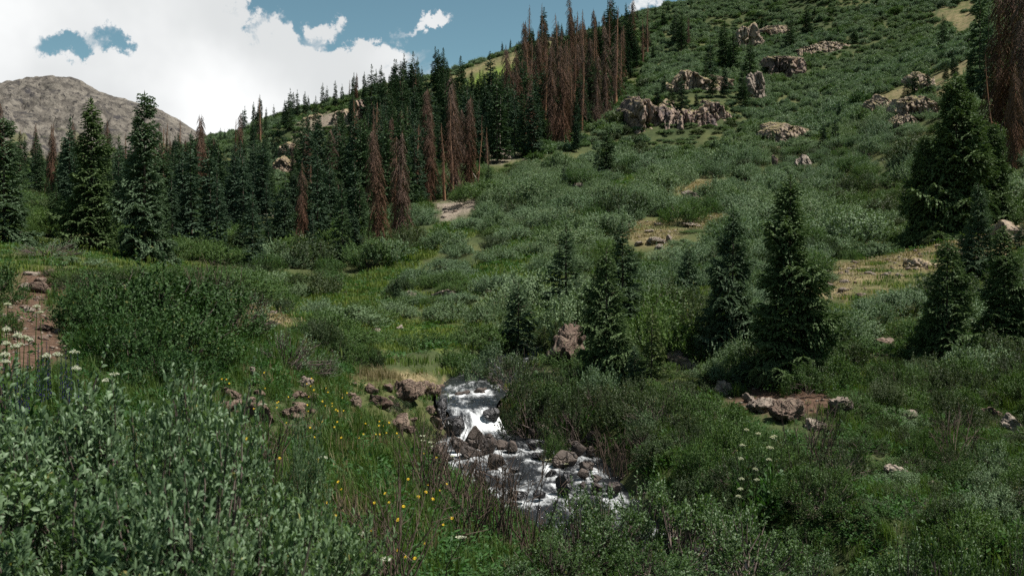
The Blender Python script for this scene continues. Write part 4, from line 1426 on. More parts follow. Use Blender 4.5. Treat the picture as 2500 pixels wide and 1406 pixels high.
# stones of the trail and loose stones on bare ground
stone_meshes = [rock(900 + k, (0.5, 0.38 + 0.03 * k, 0.22 + 0.03 * k), M_STONE, 3, 0.16, 0.8, 0.05, 0.05, name='stone') for k in range(5)]
trail_mat = [rock(920 + k, (0.5, 0.38 + 0.03 * k, 0.20 + 0.03 * k), M_RED, 3, 0.16, 0.8, 0.05, 0.05, name='stone') for k in range(4)]
TRAIL = [
    (70, 672, 40, 'dark boulder at the head of the dirt trail'), (100, 692, 46, 'tan slab across the head of the trail'), (98, 712, 52, 'wide flat slab on the trail'),
    (60, 706, 40, 'grey slab at the left side of the trail'), (128, 670, 40, 'long stone on the right rim of the trail'), (96, 734, 24, 'thin flat stone in the trail bend'),
    (70, 762, 30, 'flat grey stone low in the trail bend'), (60, 752, 22, 'small stone at the left of the trail bend'), (104, 806, 40, 'rounded pinkish stone where the trail widens'),
    (140, 812, 18, 'small stone right of the rounded pinkish one'), (20, 800, 24, 'stone near the umbel flowers by the trail'), (110, 828, 28, 'flat stone in front of the rounded pinkish one'),
    (8, 775, 22, 'stone at the left picture edge by the trail'), (142, 838, 16, 'small stone low at the right of the trail'), (40, 830, 20, 'stone among the trail-side flowers'),
    (88, 775, 12, 'little chip of stone in mid-trail'), (50, 780, 12, 'little chip of stone at the trail margin'), (160, 828, 14, 'little stone under the bush hem by the trail')]
for k, (px, py, wpx, words) in enumerate(TRAIL):
    p_ = ground_hit(px, py, 9)
    s_ = wpx / F * p_.y * 1.35
    put_rock(trail_mat[k % 4] if k % 3 else stone_meshes[k % 5], 'stone', (p_.x, p_.y, p_.z + 0.05 * s_), words, 'stone', 'stones of the trail', (0.1 * (k % 3), 0.1 * (k % 2), k * 1.3), s_)

# uncounted gravel: trail chips, talus, stream bed pebbles
gp, gs = [], []


def poly_points(kindname, n, dlo, dhi, half=0.62):
    """random plan points on ground of one kind"""
    y_ = np.exp(rng.uniform(math.log(dlo), math.log(dhi), n * 6))
    x_ = rng.uniform(-half, half, n * 6) * y_
    z_ = H(x_, y_)
    zz_ = zone_weights(x_, y_, z_)
    ok = zz_[kindname] > 0.5
    return np.stack([x_, y_, z_], 1)[ok][:n]


for kn, n, lo, hi, s0, s1 in (('soil', 1500, 9, 24, 0.02, 0.13), ('scree', 900, 70, 240, 0.25, 0.9), ('dry', 2200, 26, 75, 0.05, 0.45), ('dry', 300, 80, 280, 0.2, 0.8), ('lush', 120, 24, 66, 0.05, 0.18)):
    q_ = poly_points(kn, n, lo, hi)
    gp.append(q_)
    gs.append(s0 * (s1 / s0) ** (rng.uniform(0, 1, len(q_)) ** 1.6))
k_ = rng.integers(40, len(SC) - 70, 420)
off_ = rng.uniform(-1, 1, 420)
tt_ = unit(np.gradient(SC[:, :2], axis=0))[k_]
sgn = np.sign(off_) * (SC[k_, 3] * (0.85 + 0.45 * np.abs(off_)))
q_ = np.stack([SC[k_, 0] - tt_[:, 1] * sgn, SC[k_, 1] + tt_[:, 0] * sgn, np.zeros(420)], 1)
q_[:, 2] = H(q_[:, 0], q_[:, 1])
gp.append(q_)
gs.append(0.04 * 4.0 ** rng.uniform(0, 1, 420) ** 2)
gp, gs = np.vstack(gp), np.concatenate(gs)
small = [rock(950 + k, (0.5, 0.42, 0.32), M_STONE if k < 2 else (M_RED if k == 2 else M_BOULDER), 2, 0.16, 0.8, 0.05, 0.05, name='gravel') for k in range(4)]
gv = rng.integers(0, 3, len(gp))
gv[-420:] = 3
scatter('gravel', small, gp, rng.uniform(0, 6.28, len(gp)), gs, gv, 'loose stones and gravel on the bare patches, trail and stream margin', 'gravel')

# ------------------------------------------------------------------ trees
NEAR = [spruce(1, 4.2, 1.10, 270, 0.085, 0.025, M_NEEDLE, power=0.95), spruce(2, 4.0, 1.05, 220, 0.085, 0.025, M_NEEDLE_BLUE, bare=0.14, power=0.85),
        spruce(3, 3.2, 0.95, 200, 0.08, 0.023, M_NEEDLE, bare=0.12, power=0.9), spruce(4, 2.2, 0.42, 90, 0.07, 0.020, M_NEEDLE_YEL, base=0.22, bare=0.15),
        spruce(5, 1.6, 0.52, 90, 0.06, 0.019, M_NEEDLE_BLUE, power=0.9), spruce(6, 4.2, 0.95, 230, 0.085, 0.025, M_NEEDLE_BLUE, bare=0.2, power=1.0, droop=0.2)]
MIDT = [spruce(11, 7.0, 1.30, 260, 0.16, 0.045, M_NEEDLE, power=0.9, bare=0.1), spruce(12, 7.0, 1.25, 230, 0.16, 0.050, M_NEEDLE_BLUE, bare=0.2, power=0.7),
        spruce(13, 7.5, 2.5, 340, 0.18, 0.055, M_NEEDLE, power=0.92, bare=0.1), spruce(14, 7.5, 2.0, 300, 0.18, 0.055, M_NEEDLE, power=0.8, bare=0.15, droop=0.2)]
FART = [spruce(21 + k, 7.0, (0.95, 1.25, 0.8, 1.1, 1.35, 0.9)[k], 100 + 12 * k, 0.27, 0.080, (M_NEEDLE_FAR, M_NEEDLE_FARB)[k % 2], bare=(0.05, 0.2, 0.1, 0.3, 0.08, 0.15)[k],
               power=(0.75, 0.95, 0.6, 0.85, 1.0, 0.7)[k], base=(0.04, 0.08, 0.15, 0.05, 0.03, 0.1)[k], droop=(0.1, 0.2, 0.28, 0.15, 0.12, 0.22)[k]) for k in range(6)]
DEADT = [spruce(41 + k, 8.0, (1.0, 1.15, 0.85, 1.1)[k], 250, 0.20, 0.050, M_RUST, dead=True, power=(0.25, 0.4, 0.3, 0.5)[k], base=0.05 + 0.10 * (k % 2), bare=(0.2, 0.38, 0.5, 0.28)[k]) for k in range(4)]
THIN = [spruce(51 + k, 8.0, 0.8, 120, 0.20, 0.028, M_RUST, dead=True, power=0.5, base=0.25, bare=0.35) for k in range(3)]
SNAGS = [snag(61, 8.0, 20), snag(62, 7.0, 14, M_DEADBARK), snag(63, 8.0, 10)]
JUNI = [shrub(71, 1.0, 1.0, 420, 6, 0.12, 0.035, M_NEEDLE, 8)]


def tree(parts, h0, px, py, top, label, group=None, d=None, dmin=30, wide=1.0, name='spruce_tree', cat='spruce', tilt=(0, 0)):
    p_ = at_depth(px, d) if d else ground_hit(px, py, dmin)
    h_ = max((HZ - top) / F * p_.y - p_.z, 0.3)
    s_ = h_ / h0
    return place(name, parts, p_, label, cat, group, random.uniform(0, 6.28), (s_ * wide, s_ * wide, s_), tilt)


GN = 'young spruces by the stream'
tree(NEAR[0], 4.2, 1930, 945, 425, 'tallest foreground spruce with broad skirts right of the stream', GN, d=19.5, wide=1.05)
tree(NEAR[1], 4.0, 1787, 890, 505, 'ragged blue-green spruce immediately left of the tallest foreground spruce', GN, d=22, wide=1.0)
tree(NEAR[2], 3.2, 1478, 960, 600, 'spruce with its grey trunk showing, standing right of the red-brown rock', GN, d=19.4, wide=0.95)
tree(NEAR[5], 4.2, 1522, 900, 528, 'dark narrow-topped spruce behind the one with the grey trunk', GN, d=24.5, wide=1.2)
tree(NEAR[5], 4.2, 1380, 775, 540, 'slim dark spruce standing above the red-brown rock', GN, d=26.5, wide=1.15)
tree(NEAR[4], 1.6, 1682, 735, 598, 'small bright spruce in the gap between the ragged and the dark spruce', GN, d=32, wide=1.05)
tree(NEAR[4], 1.6, 1265, 790, 686, 'small rounded spruce in the willows left of the slim dark spruce', GN, d=27, wide=1.1)
tree(NEAR[3], 2.2, 1590, 965, 748, 'yellow-green sapling spruce with a bare pale lower trunk', GN, d=18.4)
tree(NEAR[4], 1.6, 1550, 965, 838, 'low bluish sapling spruce left of the bare-trunked sapling', GN, d=18.6, wide=0.9)
tree(NEAR[3], 2.2, 1330, 870, 790, 'pale little sapling beside the red-brown rock, left one of two', GN, d=22)
tree(NEAR[3], 2.2, 1358, 862, 782, 'pale little sapling touching the red-brown rock, right one of two', GN, d=21.8)
tree(NEAR[2], 3.2, 2315, 905, 572, 'leafy-skirted spruce at right, first of the right-hand pair', GN, d=22, wide=1.05)
tree(NEAR[0], 4.2, 2452, 885, 548, 'bright-tipped spruce near the right edge, second of the right-hand pair', GN, d=23, wide=1.2)
tree(NEAR[1], 4.0, 2388, 655, 445, 'fresh green spruce standing in front of the great dark spruce', GN, d=33, wide=1.0)
tree(NEAR[4], 1.6, 1815, 960, 880, 'low spreading spruce branch-bush left of the tallest spruce foot', GN, d=19.6, wide=1.6)
tree(NEAR[4], 1.6, 2495, 640, 545, 'little spruce on the jagged rock rise at the right edge', GN, d=36, wide=1.3)
GB = 'great dark spruce cluster'
tree(MIDT[2], 7.5, 2335, 590, 178, 'great dark spruce, widest tree at the right', GB, d=45)
tree(MIDT[3], 7.5, 2255, 590, 330, 'lower left companion fused with the great dark spruce', GB, d=45.5, wide=0.95)
tree(MIDT[3], 7.5, 2425, 590, 300, 'right-hand companion fused with the great dark spruce', GB, d=46, wide=0.95)
GL = 'tall spruces standing before the valley wood'
tree(MIDT[0], 7.0, 222, 612, 236, 'tall dark spruce with wide upper boughs, left of the frosted one', GL, d=42, wide=1.15)
tree(MIDT[1], 7.0, 352, 640, 224, 'tall frosted blue-green spruce with a thin spire, before the grey mountain', GL, d=40, wide=1.0)
tree(MIDT[1], 7.0, 8, 605, 285, 'broad dark spruce cut by the left picture edge', GL, d=36, wide=1.35)
tree(FART[2], 7.0, 1482, 432, 308, 'full dark spruce alone on the open slope below the dead belt', None, d=104, wide=1.5)
tree(FART[1], 7.0, 1462, 440, 350, 'smaller spruce leaning into the full dark one on the open slope', None, d=103, wide=1.2)
tree(FART[3], 7.0, 1376, 460, 400, 'lone young conical spruce on the open willow slope', None, d=92, wide=1.2)
tree(FART[4], 7.0, 970, 728, 668, 'lone little spruce beside the dark-sided rock in the valley', None, d=38, wide=1.0)
tree(FART[0], 7.0, 2302, 135, 35, 'dark conical spruce high on the right-hand slope', None, d=150, wide=1.15)
tree(FART[4], 7.0, 1192, 505, 400, 'dark spruce right of the talus heap', None, d=88, wide=1.1)

# explicit trees further up: (x, base y, top y, width factor)
UP = [(1770, 175, 50), (1790, 178, 68), (1735, 190, 92), (1640, 268, 205), (1665, 285, 182), (1740, 240, 165), (1770, 240, 160), (1812, 240, 165), (1830, 200, 95), (1722, 205, 150),
      (1620, 240, 190), (1605, 262, 205), (1560, 275, 215), (1595, 150, 110), (1665, 130, 30), (1650, 110, 20), (1580, 120, 60), (1620, 70, 25), (1690, 20, 6), (1700, 268, 225), (1815, 268, 195),
      (1930, 120, 45), (1968, 90, 18), (1973, 88, 25), (1988, 45, 18), (2045, 95, 62), (2086, 108, 68), (2035, 38, 20), (1898, 105, 88), (1860, 75, 42), (1870, 78, 48),
      (2215, 245, 182), (2235, 240, 170), (2265, 240, 168), (2330, 190, 130), (2310, 195, 160), (2345, 240, 190), (1885, 370, 318), (2010, 370, 300), (2040, 350, 285),
      (1815, 380, 345), (1790, 385, 350), (1850, 382, 355), (1945, 300, 270), (2120, 300, 255), (2080, 320, 275), (2150, 290, 262), (1790, 440, 405), (1745, 450, 415)]
UP.sort()
n_l = sum(1 for e in UP if e[0] < 1870)
for k, (px, b_, tp) in enumerate(UP):
    tree(FART[k % 6], 7.0, px, b_, tp, ('small dark spruce rooted among the crags of the green slope, ' + ordinal(k) if px < 1870 else 'small dark spruce dotted on the open right-hand slope, ' + ordinal(k - n_l)) + ' from the left',
         'spruces among the crags' if px < 1870 else 'spruces dotted on the right-hand slope', dmin=70, wide=1.45 if b_ - tp < 80 else 1.25)
# dark trees and dead giants at the right edge
for k, (px, d_, tp, kind) in enumerate([(2392, 96, -40, 0), (2412, 92, 20, 0), (2370, 98, 120, 0), (2440, 78, -60, 1), (2475, 76, -110, 1), (2500, 70, -60, 1), (2425, 74, 95, 2), (2478, 66, 150, 1), (2520, 72, -120, 1)]):
    if kind == 0:
        tree(FART[k % 6], 7.0, px, 0, tp, 'tall dark spruce beside the dead giants at the right edge, ' + ('middle one', 'rightmost one', 'leftmost one')[k], 'dark spruces at the right edge', d=d_, wide=0.8)
    else:
        tree(DEADT[k % 4] if kind == 1 else SNAGS[1], 8.0, px, 0, tp, 'towering rust-brown dead spruce at the right picture edge, ' + ordinal(k - 3 - (k > 6)) + ' one' if kind == 1 else 'leaning bare dead spruce before the dead giants',
             'dead giants at the right edge', d=d_, wide=0.85, name='dead_spruce', cat='dead spruce', tilt=(0, -0.08) if kind == 2 else (0, 0))
# skyline spruces
SKY = [(538, 352, 315), (548, 352, 318), (592, 330, 272), (598, 328, 262), (620, 310, 252), (634, 305, 235), (650, 300, 265), (668, 296, 258), (716, 285, 228), (726, 284, 222), (745, 282, 226), (752, 280, 236),
       (788, 268, 205), (798, 266, 212), (818, 262, 200), (835, 258, 208), (864, 246, 180), (890, 240, 178), (918, 235, 172), (938, 230, 182), (950, 228, 186), (978, 222, 152), (988, 218, 148), (1005, 214, 168),
       (1020, 210, 142), (1030, 205, 165), (1072, 198, 140), (1092, 195, 148), (1226, 135, 105), (1246, 126, 98), (1262, 122, 105), (1302, 112, 74), (1284, 118, 92), (1358, 95, 58), (1372, 100, 60), (1455, 80, 40),
       (1475, 75, 30), (1500, 70, 38), (1528, 60, 10), (1556, 55, 26), (1600, 45, 16), (1632, 34, 8), (1686, 30, 10)]
SKY.sort()
for k, (px, b_, tp) in enumerate(SKY):
    tree(FART[k % 6], 7.0, px, b_, tp - 3, 'slender spruce standing on the skyline of the ridge, ' + ordinal(k) + ' from the left', 'skyline spruces', dmin=150, wide=0.85)

# dead trees picked out one by one: x, base y, top y, kind (0 shaggy, 1 thin, 2 snag, 3 orange bare), words
DEAD = [
    (930, 628, 305, 0, 'shaggy rust-red dead spruce at the wood corner, left of the bare orange trunk'), (985, 602, 318, 0, 'dead spruce with a bare orange lower trunk at the wood corner'), (965, 600, 330, 0, 'rusty dead spruce tucked behind the orange trunk'),
    (740, 612, 395, 0, 'dead spruce with a torn brown trunk in the middle of the wood'), (752, 560, 400, 1, 'orange-tipped dying spruce behind the torn brown trunk'), (1050, 495, 270, 0, 'rust-orange dead spruce just above the talus heap'),
    (1112, 480, 185, 0, 'very tall rusty dead spruce above the talus heap'), (1105, 485, 225, 1, 'thin dead spruce left of the very tall rusty one'), (1145, 475, 232, 0, 'broad red-brown dead spruce right of the very tall one'),
    (1165, 470, 280, 3, 'bare orange trunk right of the broad red-brown dead spruce'), (1085, 490, 300, 1, 'dark brown dead spruce left of the talus heap'), (1190, 420, 310, 1, 'forked dead spruce with antler-like tips'),
    (1222, 375, 225, 2, 'straight white bare snag at the foot of the dark belt'), (1285, 365, 218, 3, 'orange bare trunk with a shattered white top'), (1255, 320, 170, 0, 'brown dead spruce in the middle of the belt'),
    (1310, 280, 70, 0, 'tall brown dead spruce below the tan skyline rocks'), (1300, 300, 90, 1, 'thin brown dead spruce beside the tall one below the skyline rocks'), (1375, 355, 100, 0, 'long rusty dead spruce reaching to the lower edge of the belt'),
    (1365, 260, 32, 1, 'grey-brown spire breaking the skyline, first of the tall trio'), (1400, 250, 30, 1, 'grey-brown spire breaking the skyline, second of the tall trio'), (1425, 230, 25, 1, 'grey-brown spire breaking the skyline, third of the tall trio'),
    (1455, 310, 130, 0, 'shaggy brown dead spruce in the upper right of the belt'), (1480, 290, 60, 0, 'dense brown dead spruce beside the shaggy one in the belt'), (1500, 270, 15, 1, 'tall thin dead spruce rising over the skyline'),
    (1545, 140, 0, 0, 'brown dead spruce standing against the small cloud'), (1580, 135, 10, 1, 'thin dead spruce right of the small cloud'), (1570, 155, 45, 1, 'brown dead spruce under the thin dead spire'),
    (1680, 110, 42, 0, 'short rusty dead spruce on the upper slope by the crags'), (1530, 110, 30, 3, 'orange trunk beside the brown dead spruce at the crest'), (1240, 300, 190, 1, 'dark dead spruce on the left of the belt'),
    (1100, 240, 165, 1, 'dead spruce at the left end of the open shoulder'), (1075, 230, 135, 2, 'ragged leaning snag on the skyline'), (1015, 250, 145, 1, 'brown dead spire among the skyline spruces'), (980, 310, 190, 0, 'brown dead spruce high in the ridge wood'),
    (945, 290, 195, 1, 'reddish dead spruce high in the ridge wood, left one'), (870, 250, 178, 0, 'dry orange spruce on the ridge skyline'), (852, 250, 195, 1, 'thin dry spruce next to the orange one on the ridge'), (588, 400, 275, 0, 'purple-brown dead spruce at the notch below the skyline'),
    (575, 400, 290, 1, 'thin purple-brown dead spruce left of its twin at the notch'), (636, 350, 238, 1, 'dead spire among the notch spruces'), (488, 450, 350, 3, 'bare orange trunk standing in the valley wood'), (405, 450, 300, 1, 'grey dead spire right of the frosted spruce'),
    (395, 470, 310, 1, 'grey dead spire just beside the frosted spruce'), (85, 440, 300, 0, 'grey-brown dead spruce before the mountain, left of the tall dark spruce'), (130, 430, 300, 1, 'thin dead spruce before the mountain'), (60, 420, 345, 1, 'dead spruce near the snow patch of the mountain'),
    (175, 460, 360, 2, 'pale snag between the left trees'), (860, 400, 320, 0, 'orange-brown dead spruce below the pale cliff band'), (905, 480, 350, 0, 'brown dead spruce above the wood corner'), (770, 490, 380, 0, 'rusty dead spruce in the middle wood'),
    (785, 470, 385, 1, 'orange dead spire in the middle wood'), (845, 440, 345, 1, 'thin rusty spire under the cliff pillars'), (1018, 480, 300, 1, 'orange spire between the corner and the talus heap'), (1205, 330, 235, 1, 'thin brown dead spruce left of the white snag'),
    (1330, 300, 120, 1, 'thin rusty dead spruce in the belt centre'), (1350, 310, 140, 0, 'shaggy dead spruce in the belt centre'), (1420, 320, 150, 1, 'thin dead spruce right of the belt centre'), (1440, 280, 90, 0, 'brown dead spruce under the skyline trio'),
    (1270, 250, 140, 1, 'dead spruce under the small skyline spruces'), (1395, 280, 110, 0, 'heavy brown dead spruce under the skyline trio'), (1518, 200, 60, 1, 'dead spruce near the upper end of the belt'), (0, 400, 250, 0, 'rust-red dead spruce behind the broad left-edge spruce'),
]
for k, (px, b_, tp, kd, words) in enumerate(DEAD):
    parts, h0 = ((DEADT[k % 4], 8.0), (THIN[k % 3], 8.0), (SNAGS[k % 2 * 2], 8.0), (SNAGS[1], 7.0))[kd]
    tree(parts, h0, px, b_, tp, words, 'beetle-killed dead spruces', dmin=45, wide=0.8 if kd == 0 else 1.0, name='dead_spruce' if kd < 2 else 'dead_snag', cat='dead spruce',
         tilt=(random.uniform(-0.03, 0.03), random.uniform(-0.05, 0.05)))

# the woods between, tree by tree
MASS = []


def wood(n, dlo, dhi, poly, label, group, h_lo, h_hi, min_gap, seed, half=0.55, own=999, dead=False):
    r_ = np.random.default_rng(seed)
    y_ = r_.uniform(dlo ** 1.5, dhi ** 1.5, n * 60) ** (1 / 1.5)
    x_ = r_.uniform(-half, half, n * 60) * y_
    z_ = H(x_, y_)
    px, py = project(x_, y_, z_)
    ok = inpoly(px, py, poly)
    got, cand = [], []
    for x0, y0, z0 in zip(x_[ok], y_[ok], z_[ok]):
        if len(got) >= n:
            break
        if all((x0 - a_) ** 2 + (y0 - b_) ** 2 > min_gap ** 2 for a_, b_ in got):
            got.append((x0, y0))
            h_ = r_.uniform(h_lo, h_hi) * (1.0 if r_.uniform() > 0.25 else 0.6)
            s_ = h_ / 7.0
            wd = r_.uniform(0.85, 1.15) * (1.25 if h_ < 3 else 1.0)
            cand.append((h_ / y0, x0, y0, z0, s_, wd, int(r_.integers(0, 6)), r_.uniform(0, 6.28)))
    cand.sort(reverse=True)
    near_ = sorted(cand[:own], key=lambda e: e[1] / e[2])
    for k, (_, x0, y0, z0, s_, wd, vr_, rz_) in enumerate(near_):
        if dead:
            s8 = s_ * 7 / 8
            place('dead_spruce', (DEADT + THIN)[vr_], (x0, y0, z0), label + ', ' + ordinal(k) + ' from the left', 'dead spruce', group, rz_, (s8 * wd * 0.85, s8 * wd * 0.85, s8), ((rz_ - 3) * 0.012, (wd - 1) * 0.2))
        else:
            place('spruce_tree', FART[vr_], (x0, y0, z0), label + ', ' + ordinal(k) + ' from the left', 'spruce', group, rz_, (s_ * wd, s_ * wd, s_), ((rz_ - 3) * 0.008, (wd - 1) * 0.12))
    MASS.extend(cand[own:])


wood(80, 50, 90, [(130, 660), (130, 520), (420, 500), (600, 500), (900, 520), (900, 640), (700, 652), (400, 660)], 'dark green spruce in the front rows of the valley wood', 'front rows of the valley wood', 3.4, 7.0, 1.6, 101, own=70)
wood(110, 85, 190, [(40, 540), (40, 440), (300, 430), (520, 390), (640, 430), (680, 520), (500, 530)], 'dark spruce deep in the valley wood below the grey mountain', 'back of the valley wood', 4.0, 7.2, 2.2, 102, own=30)
wood(70, 80, 170, [(700, 540), (740, 430), (860, 390), (1000, 380), (1060, 470), (940, 610), (900, 560)], 'dark spruce in the wood behind the rust-red corner trees', 'wood behind the corner trees', 5.0, 9.0, 2.0, 103, own=45)
wood(95, 110, 245, [(880, 380), (900, 270), (1000, 220), (1090, 205), (1230, 250), (1250, 360), (1180, 400), (1060, 420)], 'dark spruce high in the ridge wood', 'ridge wood', 6.0, 11.0, 2.2, 104, own=25)
wood(24, 150, 250, [(600, 400), (620, 320), (760, 290), (900, 260), (900, 330), (800, 420), (700, 480)], 'spruce on the broken ground under the ridge top', 'spruces under the ridge top', 4.0, 8.0, 3.0, 106, own=10)
wood(110, 110, 250, [(1190, 400), (1230, 280), (1290, 130), (1500, 80), (1570, 150), (1500, 250), (1420, 380), (1300, 390)], 'dark live spruce between the dead trees of the belt', 'live spruces in the dead belt', 6.0, 11.0, 2.2, 105, own=28)
wood(60, 110, 250, [(1210, 380), (1240, 260), (1290, 130), (1500, 80), (1570, 150), (1500, 250), (1420, 340), (1300, 380)], 'brown dead spruce standing in the dead belt', 'dead spruces filling the belt', 8.0, 13.5, 2.6, 107, dead=True)
wood(26, 85, 170, [(640, 560), (740, 430), (860, 380), (1150, 380), (1150, 470), (940, 600)], 'rusty dead spruce scattered in the ridge wood', 'dead spruces of the ridge wood', 6.0, 10.0, 3.0, 108, dead=True)
wood(16, 90, 190, [(40, 540), (40, 430), (300, 420), (520, 380), (560, 500)], 'grey-brown dead spruce deep in the valley wood', 'dead spruces of the valley wood', 6.0, 10.0, 4.0, 109, dead=True)
ma = np.array(MASS)
scatter('distant_wood', [joined(FART[k], 'distant_wood') for k in range(6)], ma[:, 1:4], ma[:, 7], ma[:, 4], ma[:, 6].astype(int), 'mass of dark spruces filling the woods behind the trees in front', 'wood')

# fallen logs
def log(px, py, length, ang, words, mat, r0=0.10, dmin=40, d=None, pitch=0.0):
    p_ = at_depth(px, d) if d else ground_hit(px, py, dmin)
    n = 6
    xs = np.linspace(-0.5, 0.5, n) * length
    wob = np.cumsum(rng.normal(0, 0.012 * length, n))
    v, f = tubes([(np.stack([xs, wob * 0.4, wob], 1), np.linspace(r0, r0 * 0.5, n))], 7)
    st = [(np.array([[x_, 0, 0], [x_ + 0.05 * length, 0.02 * length, 0.08 * length]]), np.array([r0 * 0.3, r0 * 0.12])) for x_ in xs[1:-1]]
    v2, f2 = tubes(st, 4)
    root = place('fallen_log', [('log_trunk', mesh_np('log_trunk', v, f, mat, smooth=True)), ('branch_stubs', mesh_np('branch_stubs', v2, f2, mat))], (p_.x, p_.y, p_.z + r0 * 1.3), words, 'log', 'fallen logs', ang, 1.0)
    root.rotation_euler = (0, pitch, ang)


log(970, 580, 2.2, 0.2, 'grey log lying behind the orange trunk', M_SNAG, 0.08)
log(1172, 432, 2.0, -0.5, 'white fallen log above the talus heap, upper one', M_SNAG, 0.09)
log(1166, 445, 2.2, 0.9, 'white fallen log above the talus heap, steep one', M_SNAG, 0.08, pitch=0.7)
log(1125, 468, 2.0, -0.4, 'tan fallen log on top of the talus heap', M_DEADBARK, 0.08, pitch=-0.5)
log(1497, 262, 3.6, 1.2, 'white broken log on the slope right of the dead belt', M_SNAG, 0.16, pitch=0.9)
log(1485, 250, 2.4, 0.2, 'short white log left of the broken log', M_SNAG, 0.12, pitch=0.4)
log(1200, 372, 2.2, 0.8, 'pale stick of wood by the foot of the white snag', M_SNAG, 0.1, pitch=0.9)
log(2372, 208, 1.8, 0.3, 'crooked bleached log above the great dark spruce', M_SNAG, 0.12, pitch=-0.3)
log(1275, 402, 0.8, 0.3, 'short bleached white stump of wood in the willows', M_STONE, 0.22, pitch=-0.8)
log(765, 615, 0.9, 0.4, 'splintered stump at the edge of the wood', M_SNAG, 0.10, pitch=-0.9)
log(2350, 640, 1.0, 1.2, 'fallen stick below the great dark spruce', M_SNAG, 0.04, dmin=25)

# ------------------------------------------------------------------ bushes
def variants(seed, mat, leaf, n, rad=1.0, h=0.95, ntw=420, nl=12, **k):
    return [shrub(seed + i, rad, h, ntw, nl, leaf, leaf * 0.24, mat, **k) for i in range(n)]


HERO = [shrub(301, 0.85, 1.2, 820, 14, 0.043, 0.0094, M_HERO, 26, fold=True, lumps=5, gap=0.05), shrub(302, 0.75, 1.1, 760, 14, 0.043, 0.0094, M_HERO, 26, fold=True, lumps=4, gap=0.05)]
HEROG = [shrub(305, 0.85, 1.2, 620, 12, 0.040, 0.0085, M_HEROG, 30, fold=True, lumps=4, gap=0.08), shrub(306, 0.75, 1.1, 580, 12, 0.040, 0.0085, M_HEROG, 30, fold=True, lumps=4, gap=0.1)]
SAGE_M = variants(311, M_SAGE, 0.050, 3, ntw=560, nl=13, lumps=5)
GREEN_M = variants(321, M_GREEN, 0.048, 3, ntw=560, nl=13, lumps=5)
DARK_M = variants(331, M_DARK, 0.046, 3, ntw=480, nl=12, lumps=5, gap=0.12, nstem=26)
TWIGGY = variants(341, M_SAGE, 0.045, 2, ntw=300, nl=7, lumps=5, gap=0.35, nstem=40)
SAGE_D = variants(381, M_SAGE, 0.050, 3, ntw=860, nl=13, lumps=4, dome=True, nstem=8)
KNOLL_D = variants(395, M_KNOLL, 0.046, 3, ntw=860, nl=13, lumps=5, dome=True, nstem=14)
GREEN_D = variants(385, M_GREEN, 0.048, 3, ntw=820, nl=13, lumps=5, dome=True, nstem=10)
DARK_D = variants(389, M_DARK, 0.048, 2, ntw=820, nl=12, lumps=4, dome=True, nstem=8)
SAGE_F = variants(351, M_SAGE, 0.10, 3, ntw=760, nl=6, nstem=4, h=0.75, lumps=4, dome=True)
GREEN_F = variants(361, M_GREEN, 0.10, 2, ntw=760, nl=6, nstem=4, h=0.75, lumps=4, dome=True)
DARK_F = variants(371, M_DARK, 0.10, 2, ntw=760, nl=6, nstem=4, h=0.75, lumps=4, dome=True)

USED = []            # plan circles already taken by hand-placed bushes


def bush(parts, px, d_, width, top, label, group, name='willow_bush', h0=0.95, r0=1.0, dz=0.0):
    p_ = at_depth(px, d_)
    h_ = max((HZ - top) / F * d_ - p_.z, 0.25)
    USED.append((p_.x, p_.y, width * 0.4))
    return place(name, parts, (p_.x, p_.y, p_.z + dz), label, 'bush', group, random.uniform(0, 6.28), (width / 2 / r0, width / 2 / r0, h_ / h0))


GH = 'near willows at the left'
LEAF = mesh_np('leaf', [(0, 0, 0), (0.8, 0.3, 0.06), (1.0, 0.45, 0.08), (0.72, 0.72, 0.05), (0, 1, -0.12), (-0.72, 0.72, 0.05), (-1.0, 0.45, 0.08), (-0.8, 0.3, 0.06), (0, 0.42, 0), (0, 0.72, -0.03)],
               [np.array([[0, 1, 8], [0, 8, 7], [9, 3, 4], [5, 9, 4], [1, 2, 8], [7, 8, 6]]), np.array([[8, 2, 3, 9], [6, 8, 9, 5]])], M_HERO)
for k, (px, d_, wd, tp, words) in enumerate([
    (40, 5.7, 1.6, 880, 'pale willow bush at the left picture edge'), (300, 5.2, 1.3, 845, 'pale willow bush with a tall tip, second from the left edge'), (480, 4.9, 0.95, 890, 'pale willow bush with rounded crown above the dark hollow'),
    (150, 3.9, 1.25, 1060, 'near willow bush filling the lower left corner'), (470, 3.9, 1.05, 1030, 'near willow bush with crooked bare stems'), (700, 4.5, 0.9, 1120, 'low willow bush reaching into the flowery meadow'),
    (745, 5.6, 0.36, 1010, 'single upright willow sprig in the meadow'), (-140, 4.4, 1.4, 1000, 'willow bush mostly outside the left picture edge'), (600, 3.3, 0.8, 1265, 'willow bush along the lower picture edge'),
    (290, 3.1, 0.95, 1300, 'lowest pale willow bush in the bottom left')]):
    o_ = bush(HERO[k % 2], px, d_, wd, tp, words, GH, h0=1.2 if k % 2 == 0 else 1.1, r0=0.85 if k % 2 == 0 else 0.75)
    if k in (1, 2, 3, 4, 5):               # leaves large enough to pick out one by one
        for q_, a_, b_, c_ in LEAF_SPOTS[HERO[k % 2][1][1].name]:
            lf = link('leaf', LEAF, o_)
            lf.matrix_local = Matrix(((a_[0], b_[0], c_[0], q_[0]), (a_[1], b_[1], c_[1], q_[1]), (a_[2], b_[2], c_[2], q_[2]), (0, 0, 0, 1)))
bush(HERO[1], 2140, 2.7, 0.30, 1335, 'blurred willow sprig poking up at the bottom right', GH, h0=1.1, r0=0.75)
GK = 'bushes of the left knoll'
